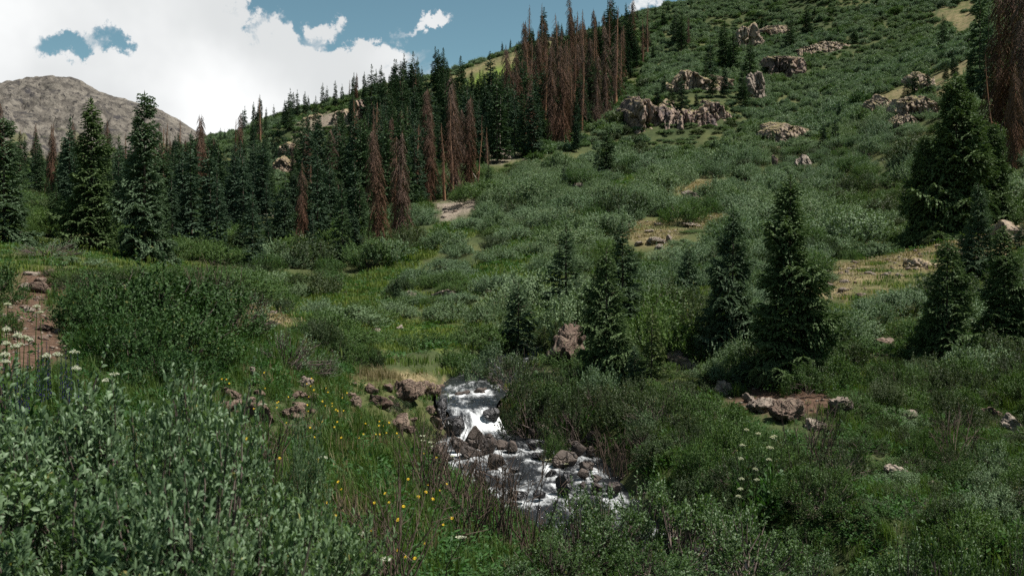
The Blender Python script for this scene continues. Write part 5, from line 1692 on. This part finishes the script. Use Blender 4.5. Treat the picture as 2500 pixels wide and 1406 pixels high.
for k, (px, d_, wd, tp, words) in enumerate([
    (262, 14.4, 1.9, 652, 'round deep green bush beside the dirt trail'), (390, 15.0, 2.6, 632, 'largest deep green bush crowning the knoll'), (310, 13.0, 1.7, 735, 'lower green bush in front of the knoll crown'),
    (450, 13.4, 1.9, 735, 'green bush at the right foot of the knoll'), (520, 15.6, 2.0, 662, 'green bush right of the knoll crown'), (395, 12.2, 1.5, 830, 'dark bush at the bottom of the knoll'),
    (590, 16.5, 1.6, 695, 'brownish half-bare bush on the right shoulder of the knoll')]):
    bush((GREEN_M + TWIGGY)[3 + k % 2] if k == 6 else KNOLL_D[k % 3], px, d_, wd, tp, words, GK)
bush(TWIGGY[0], 700, 15.0, 1.5, 790, 'grey twiggy bush with bare lower stems above the meadow bank', GK)
bush(TWIGGY[1], 770, 15.6, 1.0, 845, 'small grey twiggy bush right of the larger twiggy one', GK)
bush(KNOLL_D[1], -30, 17, 1.5, 610, 'deep green bush left of the trail at the picture edge', GK)
bush(TWIGGY[1], 120, 27, 2.2, 575, 'grey half-bare bush behind the trail head', GK)
bush(SAGE_M[1], 190, 24, 1.8, 625, 'grey-green bush between the trail head and the tall dark spruce', GK)
GV = 'bushes round the falls'
for k, (px, d_, wd, tp, kind, words) in enumerate([
    (1125, 23.2, 1.7, 838, 'g', 'bright green round bush standing behind the falls'), (1255, 19.2, 1.5, 850, 'd', 'dark arching bush overhanging the falls from the right'), (1300, 17.6, 1.3, 905, 'd', 'dark bush just below the arching one on the right bank'),
    (1210, 22.0, 1.4, 835, 's', 'grey-green bush between the round green bush and the arching one'), (1040, 25.5, 2.0, 795, 'g', 'wide green bush on the valley side of the falls'), (930, 26.5, 2.2, 800, 'g', 'wide green bush left of the round one behind the falls'),
    (880, 24.0, 1.5, 835, 'g', 'low green bush on the bank left of the falls'), (830, 20.0, 1.0, 880, 's', 'low grey-green bush on the meadow rim'), (1030, 16.4, 0.7, 1020, 'd', 'small leafy bush hanging at the undercut bank'),
    (960, 16.2, 0.7, 985, 'd', 'small dark bush on the rocks left of the falls'), (1355, 15.8, 0.6, 1030, 'g', 'small bright herb bush at the gravel spit'), (1400, 17.0, 1.2, 930, 'd', 'dark bush between the gravel spit and the grey-trunked spruce')]):
    bush({'g': GREEN_D, 'd': DARK_M, 's': SAGE_M}[kind][k % 3], px, d_, wd, tp, words, GV)
GM = 'willow mounds of the valley'
MOUNDS = [(860, 795, 210, 738), (960, 778, 140, 726), (785, 792, 110, 750), (1090, 785, 170, 728), (1185, 792, 150, 735), (1215, 712, 160, 656), (1105, 690, 140, 652), (1025, 694, 110, 655), (1000, 735, 80, 702), (1095, 655, 130, 626),
          (1215, 642, 140, 596), (1300, 625, 130, 578), (1120, 628, 110, 590), (1325, 668, 120, 622), (1250, 590, 140, 545), (1150, 562, 120, 522), (1300, 546, 150, 498), (1400, 522, 160, 468), (1455, 566, 120, 520), (1470, 486, 130, 440), (1560, 500, 140, 450),
          (1600, 470, 150, 408), (1700, 520, 130, 470), (1760, 480, 150, 430), (1850, 545, 160, 490), (1950, 530, 160, 470), (2060, 545, 150, 490), (2050, 620, 170, 570), (2150, 625, 140, 585), (1650, 640, 150, 590), (1560, 680, 130, 630), (1720, 700, 120, 640),
          (2160, 520, 140, 470), (1880, 460, 140, 410), (2000, 470, 130, 425), (1330, 790, 110, 735), (1420, 640, 110, 590), (700, 690, 120, 655), (800, 690, 130, 652), (1650, 860, 130, 790), (2120, 790, 150, 720), (2200, 760, 160, 690)]
MOUNDS.sort()
for k, (px, b_, wpx, tp) in enumerate(MOUNDS):
    p_ = ground_hit(px, b_, 22)
    bush(SAGE_D[k % 3] if px > 830 else GREEN_D[k % 3], px, p_.y, wpx / F * p_.y * 1.05, tp, 'rounded %s mound in the valley and lower slope, %s from the left' % ('grey-green willow' if px > 830 else 'green bush', ordinal(k)), GM)

GR = 'bushes of the right-hand foreground'
for k, (px, d_, wd, tp, words) in enumerate([
    (1480, 9.4, 1.2, 1185, 'leafy willow bush at the bottom edge just below the stream'), (1660, 9.0, 1.3, 1190, 'leafy willow bush at the bottom edge, second from the stream'), (1350, 8.4, 0.9, 1290, 'leafy willow bush beside the bare twigs at the bottom'),
    (1560, 7.8, 1.1, 1310, 'lowest leafy willow bush at the bottom middle'), (1820, 8.6, 1.3, 1240, 'leafy willow bush at the bottom, third from the stream'), (1250, 7.6, 0.8, 1350, 'leafy willow bush at the bottom next to the meadow'),
    (1980, 8.2, 0.9, 1345, 'small willow bush left of the dark water gap'), (1720, 7.2, 1.0, 1360, 'willow bush along the bottom edge right of the middle'), (1565, 9.8, 1.4, 1165, 'leafy willow bush hiding the foot of the lower drop'), (1740, 9.8, 1.4, 1180, 'leafy willow bush behind the bottom row, over the dark water'), (1410, 9.0, 1.1, 1200, 'leafy willow bush between the bare twigs and the lower drop'),
    (2110, 8.4, 1.0, 1330, 'willow bush over the dark water gap at the bottom'), (2210, 8.8, 1.2, 1300, 'willow bush right of the dark water gap'), (2330, 8.6, 1.2, 1270, 'leafy willow bush at the bottom right'), (2470, 8.4, 1.2, 1255, 'leafy willow bush in the bottom right corner')]):
    bush(HEROG[k % 2], px, d_, wd, tp, words, GR, h0=1.2 if k % 2 == 0 else 1.1, r0=0.85 if k % 2 == 0 else 0.75)
#PART3

# bushes grown over the whole land: each a plan point, a size and a kind
r3 = np.random.default_rng(33)


def jitter_grid(dlo, dhi, half, gap):
    ys = np.arange(dlo, dhi, gap)
    out = []
    for y0 in ys:
        xs = np.arange(-half * y0 - 2, half * y0 + 2, gap)
        out.append(np.stack([xs + r3.uniform(-0.5, 0.5, len(xs)) * gap, y0 + r3.uniform(-0.5, 0.5, len(xs)) * gap], 1))
    return np.vstack(out)


G = [(jitter_grid(7.0, 21, 0.66, 0.55), 0), (jitter_grid(21, 46, 0.64, 1.35), 1), (jitter_grid(46, 110, 0.62, 2.2), 2), (jitter_grid(110, 312, 0.60, 2.0), 3)]
BX = np.vstack([g_ for g_, _ in G])
BL = np.concatenate([np.full(len(g_), k) for g_, k in G])
bz = H(BX[:, 0], BX[:, 1])
bpx, bqy = project(BX[:, 0], BX[:, 1], bz)
zb = zone_weights(BX[:, 0], BX[:, 1], bz)
dst, _, hwb = stream_near(BX[:, 0], BX[:, 1])
D = BX[:, 1]
keep = np.ones(len(BX), bool)
open_ = np.maximum.reduce([zb['lush'], zb['dry'], zb['soil'], zb['scree']])
keep &= ~((open_ > 0.5) & (r3.uniform(0, 1, len(BX)) > 0.05))
keep &= ~((dst < np.where(bpx > 1650, hwb * 0.7, hwb + np.where(D < 21, 0.5, 0.1))) & (D < 28))
gapn = fbm2(BX[:, 0], BX[:, 1], 7.0, 3, 91)
keep &= ~((gapn < -0.32) & (D > 21) & (D < 110))
keep &= ~((zb['forest'] > 0.5) & (r3.uniform(0, 1, len(BX)) > 0.6))
# meadow and trail side on the left stay open
left_meadow = (D < 19) & (bpx < 1130 + (D - 12) * 4)
keep &= ~(left_meadow & (r3.uniform(0, 1, len(BX)) > np.where(bpx < 130, 0.25, 0.02)))
keep &= ~((D < 13.5) & (bpx < 1620))
keep &= ~((D < 8.6) | ((D < 10) & (bpx < 2000)))
keep &= ~((D < 33) & (bpx > -100) & (bpx < 170) & (zb['soil'] > 0))
for ux, uy, ur in USED:
    keep &= ((BX[:, 0] - ux) ** 2 + (BX[:, 1] - uy) ** 2 > (ur * (0.8 if uy < 22 else 1.45)) ** 2)
BX, BL, bz, bpx, bqy, D, gapn = BX[keep], BL[keep], bz[keep], bpx[keep], bqy[keep], D[keep], gapn[keep]
forest_b = zb['forest'][keep]
n = len(BX)
wid_lo = np.array([0.75, 1.5, 2.2, 2.1])[BL]
wid_hi = np.array([1.6, 3.2, 5.2, 4.0])[BL]
wd_ = wid_lo + (wid_hi - wid_lo) * r3.uniform(0, 1, n) ** 1.4 * np.clip(0.75 + 1.3 * gapn, 0.35, 1.5)
hn = fbm2(BX[:, 0], BX[:, 1], 22.0, 3, 95)
hh_ = wd_ * r3.uniform(0.38, 0.58, n) * np.array([1.25, 0.95, 0.90, 0.85])[BL]
hh_ *= np.where(forest_b > 0.5, 0.8, 1.0)
# kind of bush: 0 grey-green willow, 1 green, 2 dark
kindv = r3.uniform(0, 1, n) + 0.35 * hn
kb = np.where(BL == 0, np.where(kindv < 0.12, 0, np.where(kindv < 0.55, 1, 2)), np.where(BL == 1, np.where(kindv < 0.5, 0, np.where(kindv < 0.85, 1, 2)),
              np.where(kindv < 0.80, 0, np.where(kindv < 0.98, 1, 2))))
kb = np.where(forest_b > 0.5, np.where(kindv < 0.3, 0, 1), kb)
kb = np.where((BL == 1) & (bpx < 900) & (r3.uniform(0, 1, n) < 0.7), 1, kb)
kb = np.where((BL == 2) & (bpx < 1000) & (r3.uniform(0, 1, n) < 0.8), np.where(r3.uniform(0, 1, n) < 0.6, 1, 2), kb)
# openings of the photograph stay open: no bush tall enough to hide the patch or rock behind it
lose = np.zeros(n, bool)
for frac in (0.35, 0.75):
    ty = bqy - hh_ * frac / D * F
    for kz, a_, b_, poly in ZONES:
        lose |= inpoly(bpx, ty, poly) & (D > a_ * 0.62) & (D < b_) & (D > 10)
lose &= r3.uniform(0, 1, n) < 0.88
for kz, za, zb_, poly in ZONES:                 # bushes below a clearing stay low enough to see into it
    if kz != 'dry' or not 25 < za < 100:
        continue
    pl = np.array(poly, float)
    gx = np.arange(pl[:, 0].min(), pl[:, 0].max(), 8.0)
    low_, upp = [], []
    for x0 in gx:
        ys_ = [y0 + (y1_ - y0) * (x0 - xa) / (xb - xa) for (xa, y0), (xb, y1_) in zip(pl, np.roll(pl, -1, 0)) if (xa - x0) * (xb - x0) < 0]
        low_.append(max(ys_) if ys_ else 0)
        upp.append(min(ys_) if ys_ else 0)
    lo_, up_ = np.interp(bpx, gx, low_), np.interp(bpx, gx, upp)
    ins_ = (bpx > gx[0]) & (bpx < gx[-1]) & (D < zb_) & (D > za * 0.5) & (bqy > lo_ - 4)
    cap2 = np.where(ins_, (bqy - lo_ + 0.25 * (lo_ - up_)) * D / F, 9.0)
    lose |= cap2 < 0.22
    hh_ = np.minimum(hh_, np.maximum(cap2, 0.1))
cap_ = np.where((bpx < 960) & (D > 19) & (D < 50), (bqy - 648) * D / F, 9.0)
lose |= cap_ < 0.22
hh_ = np.minimum(hh_, np.maximum(cap_, 0.1))
shrink = np.zeros(n, bool)
for px, py, wpx, hpx, d_, mt, vert, words in CRAGS:
    if wpx < 16:
        continue
    hwp = wd_ / 2 / D * F
    cover = (np.abs(bpx - px) < wpx * 0.45 + hwp * 0.75) & (bqy > py - hpx * 0.3) & (bqy - hh_ / D * F < py + hpx * 0.36) & (D < d_ + max(wpx, hpx) / F * d_ * 0.6) & (D > d_ * 0.55)
    shrink |= cover
wd_ = np.where(shrink, wd_ * 0.75, wd_)
hh_ = np.where(shrink, hh_ * 0.42, hh_)
sel = ~lose
BX, BL, bz, bpx, bqy, D, wd_, hh_, kb = BX[sel], BL[sel], bz[sel], bpx[sel], bqy[sel], D[sel], wd_[sel], hh_[sel], kb[sel]
n = len(BX)
# the largest in view become things of their own, the rest one mass
vis = (bpx > -40) & (bpx < 2540) & (bqy - hh_ / D * F < 1440)
app = np.where(vis, wd_ / D, 0)
order = np.argsort(-app)
own = np.zeros(n, bool)
own[order[:205]] = True


def side_words(px, d):
    if d < 13:
        return 'low in the right-hand thicket' if px > 1350 else 'at the near left bank'
    if px > 1350 and d < 21:
        return 'between the stream and right-hand spruces' if px < 2080 else 'under the right-hand spruce pair'
    if d < 21:
        return 'on the slope left of the stream'
    if px < 700:
        return 'before the valley wood'
    if px < 1350:
        return 'beyond the falls'
    if px < 1950:
        return 'behind the young spruces'
    return 'below the tan spur'


KW = ['grey-green willow bush', 'green bush', 'dark brownish bush']
MIDP = [SAGE_M, GREEN_M, DARK_M]
DOMP = [SAGE_D, GREEN_D, DARK_D + DARK_D[:1]]
FARP = [SAGE_F, GREEN_F, DARK_F]
made = {}
for k in np.nonzero(own)[0]:
    prm = (MIDP if D[k] < 21 and r3.uniform() < 0.5 else DOMP)[kb[k]][int(r3.integers(0, 3))] if D[k] < 110 else FARP[kb[k]][int(r3.integers(0, 2))]
    h0 = 0.95 if D[k] < 110 else 0.75
    o = place('willow_bush', prm, (BX[k, 0], BX[k, 1], bz[k]), KW[kb[k]], 'bush', None, r3.uniform(0, 6.28), (wd_[k] / 2, wd_[k] / 2, hh_[k] / h0))
    made.setdefault((int(kb[k]), side_words(bpx[k], D[k])), []).append((bpx[k], o))
for (kk, wds), lst in made.items():
    lst.sort(key=lambda e: e[0])
    for j, (_, o) in enumerate(lst):
        o['label'] = KW[kk] + ' ' + wds + (', ' + ordinal(j) + ' from the left' if len(lst) > 1 else '')
        o['group'] = 'bushes ' + wds
rest = ~own
jm = [joined(p_, 'bush_mass') for p_ in SAGE_M[:2] + GREEN_M[:2] + DARK_M[:2] + SAGE_D[:2] + GREEN_D[:2] + DARK_D[:2]]
jf = [joined(p_, 'bush_mass') for p_ in SAGE_F + GREEN_F[:2] + DARK_F[:2]]
a_ = rest & (BL <= 2)
vr = kb[a_] * 2 + r3.integers(0, 2, a_.sum()) + np.where((D[a_] > 21) | (r3.uniform(0, 1, a_.sum()) < 0.4), 6, 0)
scatter('undergrowth', jm, np.column_stack([BX[a_], bz[a_] - 0.02]), r3.uniform(0, 6.28, a_.sum()), np.column_stack([wd_[a_] / 2, wd_[a_] / 2, hh_[a_] / 0.95]), vr, 'tangled mass of smaller bushes filling the near thickets and valley floor', 'bushes')
a_ = rest & (BL > 2)
vr = np.where(kb[a_] == 0, r3.integers(0, 3, a_.sum()), np.where(kb[a_] == 1, 3 + r3.integers(0, 2, a_.sum()), 5 + r3.integers(0, 2, a_.sum())))
scatter('hillside_shrubbery', jf, np.column_stack([BX[a_], bz[a_] - 0.05]), r3.uniform(0, 6.28, a_.sum()), np.column_stack([wd_[a_] / 2, wd_[a_] / 2, hh_[a_] / 0.75]), vr, 'carpet of low grey-green willow scrub covering the hillside', 'scrub')

# ------------------------------------------------------------------ grass and herbs
def tuft(seed, n, h, spread, width, mat, lean=0.5):
    r_ = np.random.default_rng(seed)
    az = r_.uniform(0, 6.28, n)
    o = np.stack([r_.normal(0, spread, n), r_.normal(0, spread, n), np.full(n, -0.02)], 1)
    L = h * r_.uniform(0.5, 1.15, n)
    ln = lean * r_.uniform(0.1, 1.0, n)
    d_ = np.stack([np.cos(az), np.sin(az), np.zeros(n)], 1)
    s_ = np.stack([-np.sin(az), np.cos(az), np.zeros(n)], 1) * width
    up = np.array([0, 0, 1.0])
    m1 = o + up * (L * 0.55)[:, None] + d_ * (L * ln * 0.25)[:, None]
    e = o + up * (L * (1 - 0.3 * ln))[:, None] + d_ * (L * ln * 0.9)[:, None]
    v = np.stack([o - s_ * 0.7, o + s_ * 0.7, m1 + s_, m1 - s_, e], 1).reshape(-1, 3)
    b_ = np.arange(n)[:, None] * 5
    return mesh_np('grass_tuft', v, [b_ + np.array([[0, 1, 2, 3]]), b_ + np.array([[3, 2, 4]])], mat)


def herb(seed, n, h, spread, leaf, mat):
    r_ = np.random.default_rng(seed)
    az = r_.uniform(0, 6.28, n)
    rad = spread * np.sqrt(r_.uniform(0, 1, n))
    p0 = np.stack([np.cos(az) * rad, np.sin(az) * rad, h * r_.uniform(0.05, 1.0, n) * (1 - 0.5 * rad / spread)], 1)
    d_ = unit(np.stack([np.cos(az), np.sin(az), r_.uniform(-0.2, 0.9, n)], 1) + r_.normal(0, 0.4, (n, 3)))
    v, f, _ = diamonds(p0, p0 + d_ * leaf * r_.uniform(0.6, 1.3, n)[:, None], np.full(n, leaf * 0.2), r_.uniform(-0.7, 0.7, n), False)
    return mesh_np('herb', v, f, mat)


GT = [tuft(401, 46, 0.34, 0.06, 0.004, M_GRASS), tuft(402, 40, 0.26, 0.07, 0.0045, M_GRASS), tuft(403, 30, 0.30, 0.06, 0.0035, M_DRYG), herb(404, 70, 0.28, 0.13, 0.075, M_HERB), herb(405, 60, 0.20, 0.12, 0.06, M_HERB)]
FG = [tuft(411, 80, 0.22, 0.26, 0.012, M_LUSH), tuft(412, 60, 0.10, 0.24, 0.012, M_DRYG, 1.2), herb(413, 80, 0.26, 0.34, 0.11, M_HERB), tuft(414, 80, 0.20, 0.26, 0.012, M_GRASS)]
g0 = jitter_grid(4.5, 19, 0.62, 0.115)
gz_ = H(g0[:, 0], g0[:, 1])
gpx, gpy = project(g0[:, 0], g0[:, 1], gz_)
zg = zone_weights(g0[:, 0], g0[:, 1], gz_)
dg, _, hg = stream_near(g0[:, 0], g0[:, 1])
nn_ = fbm2(g0[:, 0], g0[:, 1], 1.3, 3, 97)
inmeadow = (gpx < 1250) & (dg > hg + 0.3)
k1 = (dg > hg + 0.25) & (r3.uniform(0, 1, len(g0)) < np.where(inmeadow, 0.95, 0.6)) & ~((zg['soil'] > 0.5) & (r3.uniform(0, 1, len(g0)) > 0.10)) & (gpx > -150) & (gpx < 2650)
gy_t = gpy - 0.30 / g0[:, 1] * F
short = np.zeros(len(g0), bool)
for px, py, wpx, hpx, d_, mt, vert, words in CRAGS:
    if d_ < 20 and wpx > 20:
        short |= ((np.abs(gpx - px) < wpx * 0.55) & (gpy > py - hpx * 0.3) & (gy_t < py + hpx * 0.3) & (g0[:, 1] < d_ + 0.4) & (g0[:, 1] > d_ * 0.7))
k1 &= ~((gpx < 170) & (gy_t < 850) & (r3.uniform(0, 1, len(g0)) < 0.8))
g0, gz_, nn_, zg_dry, gpx, short = g0[k1], gz_[k1], nn_[k1], zg['dry'][k1], gpx[k1], short[k1]
u = r3.uniform(0, 1, len(g0)) + nn_ * 0.5
u = np.where((gpx > 1350) & (u > 0.35), u * 0.6, u)
gv = np.where(zg_dry > 0.5, 2, np.where(u < 0.28, 3, np.where(u < 0.42, 4, np.where(u < 0.74, 0, np.where(u < 0.93, 1, 2)))))
scatter('meadow_grass', GT, np.column_stack([g0, gz_]), r3.uniform(0, 6.28, len(g0)), r3.uniform(0.6, 1.2, len(g0)) * (0.85 + 0.5 * nn_) * np.where(short, 0.4, 1.0), gv, 'long meadow grass and herbs on the near banks', 'grass')
g1 = jitter_grid(19, 112, 0.60, 0.42)
g1 = g1[r3.uniform(0, 1, len(g1)) < np.clip(60 / g1[:, 1], 0.3, 1.0)]
gz1 = H(g1[:, 0], g1[:, 1])
z1_ = zone_weights(g1[:, 0], g1[:, 1], gz1)
dg1, _, hg1 = stream_near(g1[:, 0], g1[:, 1])
k2 = ((z1_['lush'] > 0.5) | ((z1_['dry'] > 0.5) & (r3.uniform(0, 1, len(g1)) < 0.55)) | ((g1[:, 1] < 46) & (r3.uniform(0, 1, len(g1)) < 0.5))) & (z1_['soil'] < 0.5) & (z1_['scree'] < 0.5) & (dg1 > hg1 + 0.3)
g1, gz1 = g1[k2], gz1[k2]
v1 = np.where(z1_['dry'][k2] > 0.5, 1, np.where(r3.uniform(0, 1, len(g1)) < 0.45, 0, np.where(r3.uniform(0, 1, len(g1)) < 0.5, 3, 2)))
scatter('hillside_grass', FG, np.column_stack([g1, gz1]), r3.uniform(0, 6.28, len(g1)), r3.uniform(0.6, 1.3, len(g1)) * np.clip(g1[:, 1] / 40, 0.8, 1.6), v1, 'grass and herbs in the clearings of the valley and slope', 'grass')

# ------------------------------------------------------------------ flowers
def simple_mat(name, col, trans=0.2):
    return leaf_material(name, tuple(c_ * 0.8 for c_ in col[:3]) + (1,), col, trans=trans, rough=0.6, spec=0.1)


M_YEL, M_WHT, M_PUR, M_STEM = simple_mat('yellow_petal', (0.58, 0.40, 0.03, 1)), simple_mat('white_petal', (0.62, 0.62, 0.52, 1)), simple_mat('purple_petal', (0.030, 0.026, 0.095, 1)), simple_mat('flower_stem', (0.06, 0.10, 0.03, 1))


def flower_daisy(seed, h):
    r_ = np.random.default_rng(seed)
    st = np.array([[0, 0, -0.03], [r_.normal(0, 0.02), r_.normal(0, 0.02), h * 0.6], [r_.normal(0, 0.04), r_.normal(0, 0.04), h]])
    v, f = tubes([(st, np.array([0.004, 0.0035, 0.003]))], 4)
    a_ = np.linspace(0, 6.28, 10, endpoint=False)
    nz = unit(np.array([r_.normal(0, 0.4), -0.5, 0.8]))
    s1 = unit(np.cross(nz, [1, 0, 0]))
    s2 = np.cross(nz, s1)
    d_ = s1[None] * np.cos(a_)[:, None] + s2[None] * np.sin(a_)[:, None]
    p0 = st[2][None] + d_ * 0.004
    vp, fp_, _ = diamonds(p0, st[2][None] + d_ * 0.030 + nz * 0.004, np.full(10, 0.0085), np.zeros(10), False)
    return [('stem', mesh_np('stem', v, f, M_STEM)), ('flower_head', mesh_np('flower_head', vp, fp_, M_YEL))]


def flower_umbel(seed, h, size=0.05):
    r_ = np.random.default_rng(seed)
    st = np.array([[0, 0, -0.03], [r_.normal(0, 0.02), r_.normal(0, 0.02), h * 0.6], [0.02, 0, h - size * 0.5]])
    paths = [(st, np.array([0.008, 0.007, 0.005]))]
    P0, P1 = [], []
    for k in range(13):
        a_ = k * 2.4
        r0 = size * math.sqrt(k / 13)
        c_ = np.array([0.02 + math.cos(a_) * r0, math.sin(a_) * r0, h - 0.25 * r0])
        paths.append((np.stack([st[2], c_]), np.array([0.002, 0.0015])))
        q_ = unit(r_.normal(0, 1, (16, 3)) * np.array([1, 1, 0.5]) + np.array([0, 0, 0.4]))
        P0.append(np.repeat(c_[None], 16, 0)); P1.append(c_ + q_ * size * 0.26)
    v, f = tubes(paths, 4)
    P0, P1 = np.vstack(P0), np.vstack(P1)
    vp, fp_, _ = diamonds(P0, P1, np.full(len(P0), size * 0.06), r_.uniform(0, 3, len(P0)), False, mid=0.75)
    lv = herb(seed + 1, 40, h * 0.7, 0.12, 0.10, M_HERB)
    return [('stem', mesh_np('stem', v, f, M_STEM)), ('flower_head', mesh_np('flower_head', vp, fp_, M_WHT)), ('leaves', lv)]


def flower_spike(seed, h):
    r_ = np.random.default_rng(seed)
    v, f = tubes([(np.array([[0, 0, -0.03], [0.01, 0, h * 0.5], [0.015, 0.01, h]]), np.array([0.006, 0.005, 0.003]))], 4)
    n = 46
    z_ = h * (0.55 + 0.45 * np.linspace(0, 1, n))
    a_ = np.arange(n) * 2.4
    p0 = np.stack([0.01 + 0 * a_, 0 * a_, z_], 1)
    d_ = np.stack([np.cos(a_), np.sin(a_), 0.1 + 0 * a_], 1) * (0.034 * (1.15 - np.linspace(0, 1, n)))[:, None]
    vp, fp_, _ = diamonds(p0 + d_ * 0.3, p0 + d_ * 1.2, np.full(n, 0.011), r_.uniform(0, 3, n), True)
    lv = herb(seed + 1, 36, h * 0.5, 0.10, 0.08, M_HERB)
    return [('stem', mesh_np('stem', v, f, M_STEM)), ('flower_spike', mesh_np('flower_spike', vp, fp_, M_PUR)), ('leaves', lv)]


DAISY = [flower_daisy(421 + k, 0.42 + 0.08 * k) for k in range(4)]
UMBEL = [flower_umbel(431 + k, 0.62 + 0.1 * k) for k in range(3)]
SPIKE = [flower_spike(441 + k, 0.55 + 0.08 * k) for k in range(3)]
LITTLE = [flower_umbel(451 + k, 0.42, 0.035) for k in range(2)]

fl = []
for k in range(4000):
    y_ = r3.uniform(5.2, 14.0)
    px = r3.uniform(540, 1120)
    x_ = (px - 1250) / F * y_
    if fbm2(np.array([x_]), np.array([y_]), 1.1, 2, 99)[0] < 0.02 or len(fl) >= 90:
        continue
    dn_, _, hn_ = stream_near(np.array([x_]), np.array([y_]))
    if dn_[0] < hn_[0] + 0.4:
        continue
    fl.append((px, y_, x_))
fl.sort()
for k, (px, y_, x_) in enumerate(fl):
    place('yellow_daisy', DAISY[k % 4], (x_, y_, float(H(x_, y_)[0])), 'yellow daisy in the meadow left of the stream, ' + ordinal(k) + ' from the left', 'flower', 'yellow daisies of the meadow',
          r3.uniform(-0.6, 0.6), r3.uniform(0.38, 0.62))
UM = [(20, 9.0, 800), (38, 9.0, 815), (12, 8.6, 835), (45, 8.8, 838), (35, 8.4, 842), (75, 9.2, 825), (92, 10, 745), (8, 8.2, 862), (110, 8.4, 865), (138, 8.3, 862), (185, 8.2, 856), (15, 7.8, 880), (62, 8.9, 820), (190, 7.6, 895), (95, 10.4, 760), (22, 10.5, 740),
      (790, 7.6, 1115), (895, 6.0, 1300), (945, 5.6, 1385), (640, 10, 985), (1122, 7.0, 1308), (275, 7.6, 910), (262, 7.4, 925)]
UM.sort()
for k, (px, d_, tp) in enumerate(UM):
    p_ = at_depth(px, d_)
    h_ = max((HZ - tp) / F * d_ - p_.z, 0.3)
    j = k % 3
    place('white_umbel_flower', UMBEL[j], p_, 'creamy white umbel flower on a tall stem, ' + ordinal(k) + ' from the left', 'flower', 'white umbel flowers', k * 1.1, (0.75, 0.75, h_ / (0.62 + 0.1 * j)))
SP = [(22, 8.2, 878), (40, 8.6, 855), (52, 8.0, 890), (62, 7.6, 905), (66, 8.4, 862), (92, 8.9, 838), (104, 8.7, 842), (115, 9.0, 835), (122, 8.8, 840), (150, 8.8, 846), (160, 8.9, 850), (172, 8.6, 855), (190, 8.4, 862), (42, 7.6, 920), (165, 7.4, 925), (8, 8.6, 850)]
SP.sort()
for k, (px, d_, tp) in enumerate(SP):
    p_ = at_depth(px, d_)
    h_ = max((HZ - tp) / F * d_ - p_.z, 0.3)
    j = k % 3
    place('purple_larkspur', SPIKE[j], p_, 'dark purple flower spike beside the white umbels, ' + ordinal(k) + ' from the left', 'flower', 'purple flower spikes', k, (0.5, 0.5, min(h_, 1.05) / (0.55 + 0.08 * j)))
LT = [(r3.uniform(1010, 1105), r3.uniform(11.0, 12.4)) for k in range(26)] + [(r3.uniform(1325, 1395), r3.uniform(15.4, 16.2)) for k in range(10)] + [(r3.uniform(1790, 1900), r3.uniform(11.8, 13.0)) for k in range(14)]
LT.sort()
cnt = {}
for k, (px, d_) in enumerate(LT):
    p_ = at_depth(px, d_)
    wds = 'at the left water edge' if px < 1200 else ('above the gravel spit' if px < 1500 else 'in the lower right thicket')
    cnt[wds] = cnt.get(wds, -1) + 1
    place('small_white_flower', LITTLE[k % 2], p_, 'small white flower cluster ' + wds + ', ' + ordinal(cnt[wds]) + ' from the left', 'flower', 'small white flowers ' + wds, k, (1, 1, 0.9 if px < 1700 else 1.9))

# ------------------------------------------------------------------ bare twigs
M_BTWIG = plain_material('bare_reddish_twig', (0.050, 0.034, 0.026, 1), (0.13, 0.095, 0.075, 1), 8.0, 0.8, 0.15)


def bare_twigs(seed, h, n, spread):
    r_ = np.random.default_rng(seed)
    stems, side = [], []
    for k in range(n):
        o = np.array([r_.normal(0, 0.10), r_.normal(0, 0.10), -0.03])
        a_, l_ = r_.uniform(0, 6.28), r_.uniform(0.1, spread)
        L = h * r_.uniform(0.6, 1.1)
        e = o + np.array([math.cos(a_) * l_ * L, math.sin(a_) * l_ * L, L])
        mdl = (o + e) / 2 + r_.normal(0, 0.03, 3)
        stems.append((np.stack([o, mdl, e]), np.array([0.006, 0.0045, 0.002])))
        for j in range(4):
            b_ = mdl + (e - mdl) * r_.uniform(0, 0.9)
            q_ = unit((e - o) + r_.normal(0, 0.5 * L, 3)) * L * r_.uniform(0.12, 0.35)
            side.append((np.stack([b_, b_ + q_]), np.array([0.003, 0.0015])))
    v, f = tubes(stems, 4)
    v2, f2 = tubes(side, 3)
    return [('stems', mesh_np('stems', v, f, M_BTWIG)), ('twigs', mesh_np('twigs', v2, f2, M_BTWIG))]


BT = [bare_twigs(461, 0.75, 22, 0.5), bare_twigs(462, 0.6, 18, 0.7), bare_twigs(463, 0.7, 26, 0.4)]
for k, (px, d_, s_, words) in enumerate([(1040, 9.0, 0.9, 'bare brown twigs at the meadow edge, leftmost clump before the stream'), (1110, 9.4, 1.0, 'bare brown twigs right in front of the left water edge'), (1180, 9.0, 1.0, 'dense bare twigs before the lower riffle'),
                                        (1240, 9.2, 1.15, 'tallest bare twigs rising across the water'), (1130, 8.2, 0.9, 'lower bare twigs in front of the dense clump'), (1310, 9.4, 0.7, 'bare twigs next to the leafy willow by the lower drop'),
                                        (920, 5.9, 0.75, 'brown dead stalks low in the flowery meadow, left clump'), (985, 6.2, 0.8, 'brown dead stalks low in the flowery meadow, right clump'), (640, 7.6, 0.9, 'dark bare stems behind the pale willow sprig'),
                                        (1990, 14.0, 1.2, 'grey bare twigs in the right-hand thicket'), (2330, 14.5, 1.2, 'bare twigs in the thicket near the right edge'), (1500, 15.0, 1.0, 'bare twigs over the right bank boulders'), (520, 15.8, 1.3, 'grey bare twigs on the knoll bush')]):
    p_ = at_depth(px, d_)
    place('bare_twig_shrub', BT[k % 3], p_, words, 'twigs', 'bare twig clumps', k * 1.3, s_ * 1.15)
